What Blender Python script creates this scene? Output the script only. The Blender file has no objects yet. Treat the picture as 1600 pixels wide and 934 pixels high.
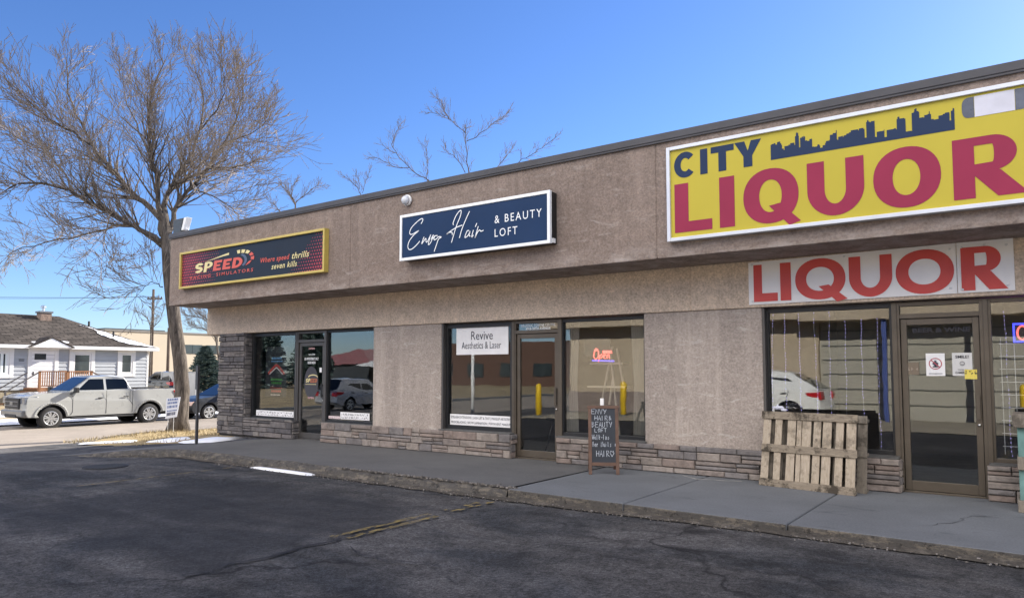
import bpy, bmesh, math, random
from mathutils import Vector, Matrix, noise
from mathutils.geometry import tessellate_polygon
sc = bpy.context.scene
COL = sc.collection
R = math.radians
# ------------------------------------------------------------------ camera
YAW, PITCH, FPX, CY = R(35.9), R(3.72), 1135.0, 504.0
EYE = Vector((0, 0, 1.55))
cam_d = bpy.data.cameras.new('camera'); cam = bpy.data.objects.new('camera', cam_d); COL.objects.link(cam)
cam.location = EYE; cam.rotation_euler = (R(90)+PITCH, 0, YAW)
cam_d.sensor_width = 36; cam_d.lens = FPX/1600*36; cam_d.shift_y = (CY-467)/1600
cam_d.clip_start = .05; cam_d.clip_end = 2000
sc.camera = cam
# ------------------------------------------------------------------ world, sun, exposure
SUN_EL, SUN_AZ = R(26.5), R(17)          # azimuth from +Y towards +X
wd = bpy.data.worlds.new('World'); sc.world = wd; wd.use_nodes = True
wn = wd.node_tree; bg = wn.nodes['Background']
sky = wn.nodes.new('ShaderNodeTexSky'); sky.sky_type = 'NISHITA'; sky.sun_disc = False
sky.sun_elevation = SUN_EL; sky.sun_rotation = SUN_AZ
sky.altitude = 700; sky.air_density = 1.0; sky.dust_density = .35; sky.ozone_density = 2.2
def wnode(t, **k):
    n = wn.nodes.new(t)
    for a, b in k.items(): setattr(n, a, b)
    return n
def wmix(fac, a, b, mode):
    n = wnode('ShaderNodeMix', data_type='RGBA', blend_type=mode, clamp_factor=False)
    for v, i in ((fac, 0), (a, 6), (b, 7)):
        if hasattr(v, 'is_output'): wn.links.new(v, n.inputs[i])
        else: n.inputs[i].default_value = v if i == 0 else (*v, 1)
    return n.outputs[2]
hsv = wnode('ShaderNodeHueSaturation'); hsv.inputs['Saturation'].default_value = 1.12; wn.links.new(sky.outputs[0], hsv.inputs['Color'])
blue = wmix(1., hsv.outputs[0], (.90, 1.03, 1.38), 'MULTIPLY')
# cloud added in the unseen sky behind the viewer to brighten the shop front
tcw = wnode('ShaderNodeTexCoord'); sepw = wnode('ShaderNodeSeparateXYZ'); wn.links.new(tcw.outputs['Generated'], sepw.inputs[0])
def wrange(src, a, b):
    n = wnode('ShaderNodeMapRange', interpolation_type='SMOOTHSTEP'); wn.links.new(src, n.inputs[0]); n.inputs[1].default_value = a; n.inputs[2].default_value = b; return n.outputs[0]
cn = wnode('ShaderNodeTexNoise'); cn.inputs['Scale'].default_value = 3.; cn.inputs['Detail'].default_value = 6; wn.links.new(tcw.outputs['Generated'], cn.inputs['Vector'])
def wmul(a, b):
    n = wnode('ShaderNodeMath', operation='MULTIPLY'); wn.links.new(a, n.inputs[0]); wn.links.new(b, n.inputs[1]); return n.outputs[0]
fill_mask = wmul(wmul(wrange(sepw.outputs[1], -.05, -.50), wrange(sepw.outputs[2], .17, .42)), wrange(cn.outputs['Fac'], .15, .60))
FILL_LEVEL = 23.
wn.links.new(wmix(fill_mask, blue, (FILL_LEVEL, FILL_LEVEL*.955, FILL_LEVEL*.92), 'MIX'), bg.inputs[0]); bg.inputs[1].default_value = .06
sl = bpy.data.lights.new('sun', 'SUN'); sl.energy = 5.0; sl.angle = R(.5); sl.color = (1, .93, .82)
so = bpy.data.objects.new('sun', sl); COL.objects.link(so)
sd = Vector((math.sin(SUN_AZ)*math.cos(SUN_EL), math.cos(SUN_AZ)*math.cos(SUN_EL), math.sin(SUN_EL)))
so.rotation_euler = sd.to_track_quat('Z', 'Y').to_euler(); so.location = sd*60
vs = sc.view_settings; vs.view_transform = 'Standard'; vs.look = 'None'; vs.gamma = 1; vs.use_curve_mapping = False
vs.exposure = 1.36
# ------------------------------------------------------------------ measuring helpers
FW = Vector((-math.sin(YAW)*math.cos(PITCH), math.cos(YAW)*math.cos(PITCH), math.sin(PITCH)))
RT = FW.cross(Vector((0, 0, 1))).normalized(); UP = RT.cross(FW)
def ray(u, v): return FW+RT*((u-800)/FPX)+UP*((CY-v)/FPX)
def at(u, v, x=None, y=None, z=None, d=None):    # a photo point measured onto a known real plane
    r = ray(u, v)
    if y is not None: t = (y-EYE.y)/r.y
    elif x is not None: t = (x-EYE.x)/r.x
    elif z is not None: t = (z-EYE.z)/r.z
    else: t = d
    return EYE+r*t
# ------------------------------------------------------------------ mesh builder
class MB:
    def __init__(s): s.v = []; s.f = []; s.m = []
    def add(s, vs, fs, m=0):
        o = len(s.v); s.v += [tuple(p) for p in vs]
        for f in fs: s.f.append(tuple(i+o for i in f)); s.m.append(m)
        return s
    def box(s, x0, x1, y0, y1, z0, z1, m=0):
        return s.add([(x, y, z) for x in (x0, x1) for y in (y0, y1) for z in (z0, z1)],
            [(0,1,3,2), (4,6,7,5), (0,4,5,1), (2,3,7,6), (0,2,6,4), (1,5,7,3)], m)
    def obox(s, M, hx, hy, hz, m=0):     # oriented box, half sizes
        return s.add([M@Vector((x, y, z)) for x in (-hx, hx) for y in (-hy, hy) for z in (-hz, hz)],
            [(0,1,3,2), (4,6,7,5), (0,4,5,1), (2,3,7,6), (0,2,6,4), (1,5,7,3)], m)
    def bar(s, a, b, w, h, m=0, upv=(0, 0, 1)):
        a, b = Vector(a), Vector(b); d = (b-a); L = d.length; d.normalize()
        u = Vector(upv); sx = d.cross(u)
        if sx.length < 1e-4: sx = d.cross(Vector((1, 0, 0)))
        sx.normalize(); u = sx.cross(d)
        M = Matrix(((d.x, sx.x, u.x, 0), (d.y, sx.y, u.y, 0), (d.z, sx.z, u.z, 0), (0, 0, 0, 1)))
        M.translation = (a+b)/2
        return s.obox(M, L/2, w/2, h/2, m)
    def prism(s, pts, ax, a0, a1, m=0):
        n = len(pts)
        def mk(p, a): return {'x': (a, p[0], p[1]), 'y': (p[0], a, p[1]), 'z': (p[0], p[1], a)}[ax]
        vs = [mk(p, a0) for p in pts]+[mk(p, a1) for p in pts]
        return s.add(vs, [tuple(range(n))[::-1], tuple(range(n, 2*n))]+[(i, (i+1) % n, n+(i+1) % n, n+i) for i in range(n)], m)
    def quad(s, a, b, c, d, m=0): return s.add([a, b, c, d], [(0, 1, 2, 3)], m)
    def tube(s, pts, rad, n=6, m=0, cap=True):
        pts = [Vector(p) for p in pts]; k = len(pts)
        if not isinstance(rad, (list, tuple)): rad = [rad]*k
        vs = []; ref = Vector((.31, .77, .55))
        for i, p in enumerate(pts):
            d = (pts[min(i+1, k-1)]-pts[max(i-1, 0)]).normalized()
            a = d.cross(ref)
            if a.length < .05: a = d.cross(Vector((1, 0, 0)))
            a.normalize(); b = d.cross(a)
            vs += [p+(a*math.cos(2*math.pi*j/n)+b*math.sin(2*math.pi*j/n))*rad[i] for j in range(n)]
        fs = [(i*n+j, i*n+(j+1) % n, (i+1)*n+(j+1) % n, (i+1)*n+j) for i in range(k-1) for j in range(n)]
        if cap: fs += [tuple(range(n))[::-1], tuple(range((k-1)*n, k*n))]
        return s.add(vs, fs, m)
    def lathe(s, prof, c, ax='z', n=20, m=0):   # prof: (r, h) along ax
        c = Vector(c); vs = []
        for r_, h in prof:
            for j in range(n):
                t = 2*math.pi*j/n; q, w = r_*math.cos(t), r_*math.sin(t)
                vs.append(c+Vector({'z': (q, w, h), 'y': (q, h, w), 'x': (h, q, w)}[ax]))
        k = len(prof)
        fs = [(i*n+j, i*n+(j+1) % n, (i+1)*n+(j+1) % n, (i+1)*n+j) for i in range(k-1) for j in range(n)]
        fs += [tuple(range(n))[::-1], tuple(range((k-1)*n, k*n))]
        return s.add(vs, fs, m)
    def flat(s, loops, fn, m=0):          # filled 2-D outline with holes, mapped by fn(x, z)
        pl = [[Vector((p[0], p[1], 0)) for p in l] for l in loops]
        tris = tessellate_polygon(pl); pts = [p for l in pl for p in l]
        return s.add([fn(p.x, p.y) for p in pts], [tuple(t) for t in tris], m)
    def ribbon(s, pts, w, fn, m=0, smooth=True):
        if smooth and len(pts) > 2:
            q = []
            for i in range(len(pts)-1):
                p0, p1, p2, p3 = pts[max(i-1, 0)], pts[i], pts[i+1], pts[min(i+2, len(pts)-1)]
                for t in (0, .25, .5, .75):
                    q.append(tuple(.5*(2*p1[k]+(p2[k]-p0[k])*t+(2*p0[k]-5*p1[k]+4*p2[k]-p3[k])*t*t+(3*p1[k]-p0[k]-3*p2[k]+p3[k])*t**3) for k in (0, 1)))
            pts = q+[pts[-1]]
        L = []
        for i, p in enumerate(pts):
            a, b = pts[max(i-1, 0)], pts[min(i+1, len(pts)-1)]
            dx, dz = b[0]-a[0], b[1]-a[1]; l = math.hypot(dx, dz) or 1
            L.append((p[0]-dz/l*w/2, p[1]+dx/l*w/2, p[0]+dz/l*w/2, p[1]-dx/l*w/2))
        vs = []
        for l in L: vs += [fn(l[0], l[1]), fn(l[2], l[3])]
        return s.add(vs, [(2*i, 2*i+1, 2*i+3, 2*i+2) for i in range(len(L)-1)], m)
def obj(name, mb, mats, parent=None, local=False, bevel=0, seg=2, smooth=False, recalc=True):
    me = bpy.data.meshes.new(name)
    off = Vector((0, 0, 0))
    if parent is not None and not local:
        p = parent
        while p is not None: off += p.location; p = p.parent
    me.from_pydata([(v[0]-off.x, v[1]-off.y, v[2]-off.z) for v in mb.v], [], mb.f)
    if not isinstance(mats, (list, tuple)): mats = [mats]
    for m in mats: me.materials.append(m)
    me.polygons.foreach_set('material_index', mb.m)
    if recalc:
        b = bmesh.new(); b.from_mesh(me); bmesh.ops.recalc_face_normals(b, faces=b.faces); b.to_mesh(me); b.free()
    if smooth: me.polygons.foreach_set('use_smooth', [True]*len(me.polygons))
    me.update()
    o = bpy.data.objects.new(name, me); COL.objects.link(o)
    if parent is not None: o.parent = parent
    if bevel:
        md = o.modifiers.new('bevel', 'BEVEL'); md.width = bevel; md.segments = seg; md.limit_method = 'ANGLE'; md.angle_limit = R(32)
        md.harden_normals = False
    return o
def tag(o, label, cat, group=None):
    o['label'] = label; o['category'] = cat
    if group: o['group'] = group
    return o
def thing(name, label, cat, loc=(0, 0, 0), rz=0, group=None):
    o = bpy.data.objects.new(name, None); COL.objects.link(o); o.empty_display_size = .3
    o.location = loc; o.rotation_euler = (0, 0, rz)
    return tag(o, label, cat, group)
def struct(name, mb, mats, kind='structure', **k):
    o = obj(name, mb, mats, **k); o['kind'] = kind; return o
# ------------------------------------------------------------------ materials
def nmat(name):
    m = bpy.data.materials.new(name); m.use_nodes = True
    nt = m.node_tree; return m, nt, nt.nodes['Principled BSDF'], nt.nodes, nt.links
def setup(nt):
    tc = nt.nodes.new('ShaderNodeTexCoord'); return tc.outputs['Object']
def nz(nt, vec, scale, detail=4, rough=.55, stretch=None, dist=0):
    if stretch:
        mp = nt.nodes.new('ShaderNodeMapping'); mp.inputs['Scale'].default_value = stretch
        nt.links.new(vec, mp.inputs[0]); vec = mp.outputs[0]
    n = nt.nodes.new('ShaderNodeTexNoise'); n.inputs['Scale'].default_value = scale; n.inputs['Detail'].default_value = detail
    n.inputs['Roughness'].default_value = rough; n.inputs['Distortion'].default_value = dist
    nt.links.new(vec, n.inputs['Vector']); return n.outputs['Fac']
def ramp(nt, fac, stops, interp='LINEAR'):
    r = nt.nodes.new('ShaderNodeValToRGB'); r.color_ramp.interpolation = interp
    while len(r.color_ramp.elements) < len(stops): r.color_ramp.elements.new(.5)
    for e, (p, c) in zip(r.color_ramp.elements, stops):
        e.position = p; e.color = (c, c, c, 1) if isinstance(c, (int, float)) else (*c, 1)
    nt.links.new(fac, r.inputs[0]); return r.outputs[0]
def mix(nt, fac, a, b, mode='MIX'):
    n = nt.nodes.new('ShaderNodeMix'); n.data_type = 'RGBA'; n.blend_type = mode
    for s, k in ((fac, 0), (a, 6), (b, 7)):
        if hasattr(s, 'is_output'): nt.links.new(s, n.inputs[k])
        elif k == 0: n.inputs[0].default_value = s
        else: n.inputs[k].default_value = (*s, 1)
    return n.outputs[2]
def bump(nt, h, strength, dist=.01, prev=None):
    b = nt.nodes.new('ShaderNodeBump'); b.inputs['Strength'].default_value = strength; b.inputs['Distance'].default_value = dist
    nt.links.new(h, b.inputs['Height'])
    if prev is not None: nt.links.new(prev, b.inputs['Normal'])
    return b.outputs[0]
def mul(c, k): return tuple(x*k for x in c)
def M(name, col, rough=.7, var=.12, scale=3, bmp=0, bscale=60, metal=0, coat=0, spec=.5, emit=0):
    m, nt, p, N, L = nmat(name); v = setup(nt)
    if var:
        a = nz(nt, v, scale); L.new(mix(nt, ramp(nt, a, [(.3, 0.), (.7, 1.)]), mul(col, 1-var), mul(col, 1+var)), p.inputs['Base Color'])
        L.new(ramp(nt, nz(nt, v, scale*2.3), [(.2, max(0, rough-.08)), (.8, min(1, rough+.08))]), p.inputs['Roughness'])
    else:
        p.inputs['Base Color'].default_value = (*col, 1); p.inputs['Roughness'].default_value = rough
    p.inputs['Metallic'].default_value = metal; p.inputs['Coat Weight'].default_value = coat; p.inputs['Coat Roughness'].default_value = .04
    p.inputs['Specular IOR Level'].default_value = spec
    if bmp: L.new(bump(nt, nz(nt, v, bscale, 3), bmp), p.inputs['Normal'])
    if emit:
        p.inputs['Emission Color'].default_value = (*col, 1); p.inputs['Emission Strength'].default_value = emit
    return m
def m_stucco(name, c1, c2, pale=0, streak=0., edge=None):
    m, nt, p, N, L = nmat(name); v = setup(nt)
    big = ramp(nt, nz(nt, v, .9, 5, .6), [(.3, 0.), (.7, 1.)]); c = mix(nt, big, c1, c2)
    fine = ramp(nt, nz(nt, v, 30, 4, .8), [(.3, .62), (.7, 1.34)]); c = mix(nt, 1., c, fine, 'MULTIPLY')
    med = ramp(nt, nz(nt, v, 9, 4, .65), [(.3, .86), (.7, 1.12)]); c = mix(nt, 1., c, med, 'MULTIPLY')
    if streak:   # rain wash running down
        s = ramp(nt, nz(nt, v, 1., 5, .65, (3.2, 3.2, .22)), [(.52, 0.), (.72, 1.)]); c = mix(nt, mulv(nt, s, streak), c, mul(c2, 1.45))
        s2 = ramp(nt, nz(nt, v, 1.7, 5, .6, (2.2, 2.2, .25)), [(.55, 0.), (.75, 1.)]); c = mix(nt, mulv(nt, s2, streak), c, mul(c1, .68))
    if pale:     # efflorescence: short pale horizontal marks
        s = ramp(nt, nz(nt, v, 2.2, 6, .7, (1., 1., 4.2), 1.2), [(.57, 0.), (.70, 1.)]); c = mix(nt, mulv(nt, s, pale), c, (.55, .51, .48))
    if edge is not None:     # salt bloom just above the bottom edge
        sx = N.new('ShaderNodeSeparateXYZ'); L.new(v, sx.inputs[0]); mr = N.new('ShaderNodeMapRange'); L.new(sx.outputs[2], mr.inputs[0]); mr.inputs[1].default_value = edge+.30; mr.inputs[2].default_value = edge
        c = mix(nt, mulv(nt, mix(nt, 1., ramp(nt, nz(nt, v, 2.6, 6, .75, (1, 1, 3)), [(.42, 0.), (.7, 1.)]), mr.outputs[0], 'MULTIPLY'), .65), c, (.48, .43, .40))
    L.new(c, p.inputs['Base Color']); p.inputs['Roughness'].default_value = .92; p.inputs['Specular IOR Level'].default_value = .2
    L.new(bump(nt, nz(nt, v, 55, 4, .7), .55, .012), p.inputs['Normal']); return m
def mulv(nt, s, k):
    n = nt.nodes.new('ShaderNodeMath'); n.operation = 'MULTIPLY'; nt.links.new(s, n.inputs[0]); n.inputs[1].default_value = k; return n.outputs[0]
def m_stone(name, cols, k=1.):
    m, nt, p, N, L = nmat(name); v = setup(nt)
    g = N.new('ShaderNodeNewGeometry')
    n = len(cols); c = ramp(nt, g.outputs['Random Per Island'], [((i+.02)/n, mul(q, k)) for i, q in enumerate(cols)], 'CONSTANT')
    c = mix(nt, 1., c, ramp(nt, nz(nt, v, 7, 6, .7), [(.28, .6), (.72, 1.35)]), 'MULTIPLY')
    c = mix(nt, mulv(nt, ramp(nt, nz(nt, v, 16, 5, .7), [(.6, 0.), (.78, 1.)]), .35), c, mul((.42, .39, .37), k))
    L.new(c, p.inputs['Base Color']); p.inputs['Roughness'].default_value = .88; p.inputs['Specular IOR Level'].default_value = .25
    L.new(bump(nt, nz(nt, v, 14, 7, .7), .7, .03), p.inputs['Normal']); return m
def m_asphalt(name, k=1., crack=True):
    m, nt, p, N, L = nmat(name); v = setup(nt)
    a = ramp(nt, nz(nt, v, .30, 7, .66, (1, 1.9, 1), 1.0), [(.40, 0.), (.57, 1.)]); c = mix(nt, a, mul((.036, .038, .043), k), mul((.080, .077, .078), k))
    t = ramp(nt, nz(nt, v, .9, 5, .6, (.28, 2.2, 1), .4), [(.35, .72), (.65, 1.25)]); c = mix(nt, 1., c, t, 'MULTIPLY')      # tyre tracks along the lot
    b = ramp(nt, nz(nt, v, 2.4, 7, .75, (1.5, 1, 1), .5), [(.3, .55), (.7, 1.45)]); c = mix(nt, 1., c, b, 'MULTIPLY')
    f = ramp(nt, nz(nt, v, 26, 5, .9), [(.34, .30), (.66, 1.85)]); c = mix(nt, 1., c, f, 'MULTIPLY')
    f2 = ramp(nt, nz(nt, v, 75, 2, .8), [(.3, .5), (.72, 1.7)]); c = mix(nt, 1., c, f2, 'MULTIPLY')
    o = ramp(nt, nz(nt, v, 1.3, 4, .6, (.7, 1.5, 1), .6), [(.62, 0.), (.69, 1.)]); c = mix(nt, mulv(nt, o, .6), c, mul((.015, .016, .020), k))
    g = ramp(nt, nz(nt, v, .8, 5, .7, None, .6), [(.60, 0.), (.72, 1.)]); c = mix(nt, mulv(nt, g, .5), c, mul((.12, .115, .11), k))
    s = ramp(nt, nz(nt, v, 48, 2, .6), [(.70, 0.), (.76, 1.)]); c = mix(nt, mulv(nt, s, .45), c, (.20, .19, .185))
    if crack:     # an old sealed stall between two painted lines: darker and smoother, ragged edge
        wn_ = N.new('ShaderNodeTexNoise'); wn_.inputs['Scale'].default_value = .9; wn_.inputs['Detail'].default_value = 7; L.new(v, wn_.inputs['Vector'])
        av = N.new('ShaderNodeVectorMath'); av.operation = 'MULTIPLY_ADD'; L.new(wn_.outputs['Color'], av.inputs[0]); av.inputs[1].default_value = (2.2, 2.2, 0); L.new(v, av.inputs[2])
        sx = N.new('ShaderNodeSeparateXYZ'); L.new(av.outputs[0], sx.inputs[0]); msk = None
        for o_, a_, b_ in ((0, -9.6, -9.2), (0, -4.6, -5.0), (1, 4.3, 4.7), (1, 8.0, 7.6)):
            mr = N.new('ShaderNodeMapRange'); L.new(sx.outputs[o_], mr.inputs[0]); mr.inputs[1].default_value = a_; mr.inputs[2].default_value = b_
            msk = mr.outputs[0] if msk is None else mix(nt, 1., msk, mr.outputs[0], 'MULTIPLY')
        c = mix(nt, mulv(nt, msk, .6), c, (.024, .026, .032))
    bn = bump(nt, nz(nt, v, 40, 5, .8), .8, .02)
    if crack:
        w = N.new('ShaderNodeTexNoise'); w.inputs['Scale'].default_value = 1.1; w.inputs['Detail'].default_value = 10; L.new(v, w.inputs['Vector'])
        ad = N.new('ShaderNodeVectorMath'); ad.operation = 'MULTIPLY_ADD'; L.new(w.outputs['Color'], ad.inputs[0]); ad.inputs[1].default_value = (1.3, 1.3, 0); L.new(v, ad.inputs[2])
        vo = N.new('ShaderNodeTexVoronoi'); vo.feature = 'DISTANCE_TO_EDGE'; vo.inputs['Scale'].default_value = .21; L.new(ad.outputs[0], vo.inputs['Vector'])
        gate = ramp(nt, nz(nt, v, .45, 2), [(.47, 0.), (.56, 1.)])
        e = ramp(nt, vo.outputs['Distance'], [(.0, 1.), (.0022, 1.), (.0055, 0.)]); e = mix(nt, 1., e, gate, 'MULTIPLY')
        c = mix(nt, mulv(nt, e, .85), c, (.010, .010, .012))
    L.new(c, p.inputs['Base Color']); p.inputs['Roughness'].default_value = .9; p.inputs['Specular IOR Level'].default_value = .25; L.new(bn, p.inputs['Normal']); return m
def m_concrete(name, col, dark=.35, bmp=.25, blotch=0):
    m, nt, p, N, L = nmat(name); v = setup(nt)
    c = mix(nt, ramp(nt, nz(nt, v, .8, 6, .65), [(.3, 0.), (.7, 1.)]), mul(col, .84), mul(col, 1.14))
    c = mix(nt, 1., c, ramp(nt, nz(nt, v, 45, 4, .75), [(.3, .8), (.7, 1.2)]), 'MULTIPLY')
    if blotch:     # chipped and dirt-caked face
        c = mix(nt, mulv(nt, ramp(nt, nz(nt, v, 5, 6, .8, (1, 1, 3)), [(.50, 0.), (.60, 1.)]), blotch), c, (.20, .175, .145))
        c = mix(nt, mulv(nt, ramp(nt, nz(nt, v, 9, 6, .8), [(.54, 0.), (.62, 1.)]), blotch), c, (.022, .021, .022))
    s = ramp(nt, nz(nt, v, 1.3, 5, .7, (1, 2.6, 1), .6), [(.6, 0.), (.7, 1.)]); c = mix(nt, mulv(nt, s, dark), c, mul(col, .45))
    L.new(c, p.inputs['Base Color']); p.inputs['Roughness'].default_value = .88; p.inputs['Specular IOR Level'].default_value = .25
    L.new(bump(nt, nz(nt, v, 80, 4, .7), bmp, .01), p.inputs['Normal']); return m
def m_glass(name, tint=(.86, .87, .87), boost=.095, wave=.006):
    m, nt, p, N, L = nmat(name); N.remove(p); v = setup(nt)
    out = N['Material Output']; t = N.new('ShaderNodeBsdfTransparent'); t.inputs[0].default_value = (*tint, 1)
    g = N.new('ShaderNodeBsdfGlossy'); g.inputs['Roughness'].default_value = .004; g.inputs[0].default_value = (.92, .95, .96, 1)
    bn = bump(nt, nz(nt, v, 1.6, 2), wave, .12); L.new(bn, g.inputs['Normal'])
    lw = N.new('ShaderNodeLayerWeight'); lw.inputs['Blend'].default_value = .5       # facing = 1 - |cos|, the same on both sides of the pane
    pw = N.new('ShaderNodeMath'); pw.operation = 'POWER'; L.new(lw.outputs['Facing'], pw.inputs[0]); pw.inputs[1].default_value = 4
    fr = N.new('ShaderNodeMapRange'); L.new(pw.outputs[0], fr.inputs[0]); fr.inputs[3].default_value = boost; fr.inputs[4].default_value = 1
    mx = N.new('ShaderNodeMixShader'); L.new(fr.outputs[0], mx.inputs[0]); L.new(t.outputs[0], mx.inputs[1]); L.new(g.outputs[0], mx.inputs[2])
    L.new(mx.outputs[0], out.inputs[0]); return m
def m_wood(name, c1, c2, ax=(1, 1, 9), dark=.5):
    m, nt, p, N, L = nmat(name); v = setup(nt); g = N.new('ShaderNodeNewGeometry')
    c = mix(nt, ramp(nt, nz(nt, v, 5, 6, .65, ax, 1.), [(.3, 0.), (.7, 1.)]), c1, c2)
    c = mix(nt, 1., c, ramp(nt, g.outputs['Random Per Island'], [(0, .72), (1, 1.2)]), 'MULTIPLY')
    s = ramp(nt, nz(nt, v, 4.2, 5, .7), [(.50, 0.), (.60, 1.)]); c = mix(nt, mulv(nt, s, dark), c, mul(c1, .22))
    k = ramp(nt, nz(nt, v, 11, 2, .5), [(.72, 0.), (.76, 1.)]); c = mix(nt, mulv(nt, k, .7), c, mul(c1, .25))
    L.new(c, p.inputs['Base Color']); p.inputs['Roughness'].default_value = .85; p.inputs['Specular IOR Level'].default_value = .2
    L.new(bump(nt, nz(nt, v, 30, 4, .7, ax), .35, .008), p.inputs['Normal']); return m
def m_bark(name, c1, c2):
    m, nt, p, N, L = nmat(name); v = setup(nt)
    a = nz(nt, v, 13, 7, .75, (1, 1, .17), .8); L.new(mix(nt, ramp(nt, a, [(.35, 0.), (.65, 1.)]), c1, c2), p.inputs['Base Color'])
    p.inputs['Roughness'].default_value = .95; p.inputs['Specular IOR Level'].default_value = .1; L.new(bump(nt, a, 1., .05), p.inputs['Normal']); return m
def m_shingle(name, col, snow=False):
    m, nt, p, N, L = nmat(name); v = setup(nt)
    b = N.new('ShaderNodeTexBrick'); b.inputs['Scale'].default_value = 1.; b.inputs['Brick Width'].default_value = .62; b.inputs['Row Height'].default_value = .26
    b.inputs['Mortar Size'].default_value = .035; b.inputs['Mortar Smooth'].default_value = .6
    b.inputs['Color1'].default_value = (*mul(col, .65), 1); b.inputs['Color2'].default_value = (*mul(col, 1.35), 1); b.inputs['Mortar'].default_value = (*mul(col, .25), 1)
    mp = N.new('ShaderNodeMapping'); mp.inputs['Rotation'].default_value = (0, 0, R(90)); L.new(v, mp.inputs[0]); L.new(mp.outputs[0], b.inputs['Vector'])
    c = mix(nt, 1., b.outputs['Color'], ramp(nt, nz(nt, v, 1.6, 6, .7), [(.3, .7), (.7, 1.3)]), 'MULTIPLY')
    L.new(c, p.inputs['Base Color']); p.inputs['Roughness'].default_value = .95; p.inputs['Specular IOR Level'].default_value = .15
    L.new(bump(nt, b.outputs['Fac'], -.6, .03), p.inputs['Normal']); return m
FASC = m_stucco('fascia_stucco', (.212, .166, .142), (.258, .204, .174), .3, .40, 3.11)
LINT = m_stucco('lintel_stucco', (.54, .44, .355), (.61, .50, .40), 0, .15)
PIER = m_stucco('pier_stucco', (.335, .288, .260), (.40, .348, .312), .8, .5)
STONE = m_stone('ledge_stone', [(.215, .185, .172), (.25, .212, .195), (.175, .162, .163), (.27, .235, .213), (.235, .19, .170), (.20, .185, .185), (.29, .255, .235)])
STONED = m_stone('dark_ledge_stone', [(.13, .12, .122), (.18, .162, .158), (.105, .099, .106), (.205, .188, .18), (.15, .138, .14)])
MORTAR = M('mortar', (.055, .05, .048), .95)
CAP = M('cap_metal', (.062, .060, .066), .5, .15, 2, metal=.2)
BRONZE = M('bronze_aluminium', (.105, .088, .070), .45, .12, 4, metal=.4)
GREYF = M('grey_frame', (.085, .080, .078), .5, .12, 4, metal=.3)
DARKF = M('dark_frame', (.012, .013, .016), .5, .1)
SILL = M('sill_metal', (.10, .10, .10), .55, .15, 3)
BLACK = M('black_plastic', (.012, .012, .013), .5, .15, 6)
RUBBER = M('rubber', (.022, .021, .021), .85, .2, 8)
WHITE = M('white_paint', (.80, .80, .80), .5, .05, 3)
PAPER = M('paper', (.82, .82, .84), .7, .05, 6)
GLASS = m_glass('shop_glass'); 
CONC = m_concrete('sidewalk_concrete', (.15, .16, .175), .55); CONC2 = m_concrete('old_walk', (.125, .125, .128), .3, .8)
KERBD = m_concrete('kerb_face', (.085, .080, .076), .7, 1., .75)
LOT = m_asphalt('lot_asphalt'); ROAD = m_concrete('street_surface', (.27, .235, .20), .5, .5)
INK = M('ink', (.03, .03, .04), .8, 0); YELP = M('worn_yellow_paint', (.21, .155, .05), .8, .3, 8)
SNOW = M('snow', (.86, .88, .93), .6, .05, 5, .5, 20)
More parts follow.
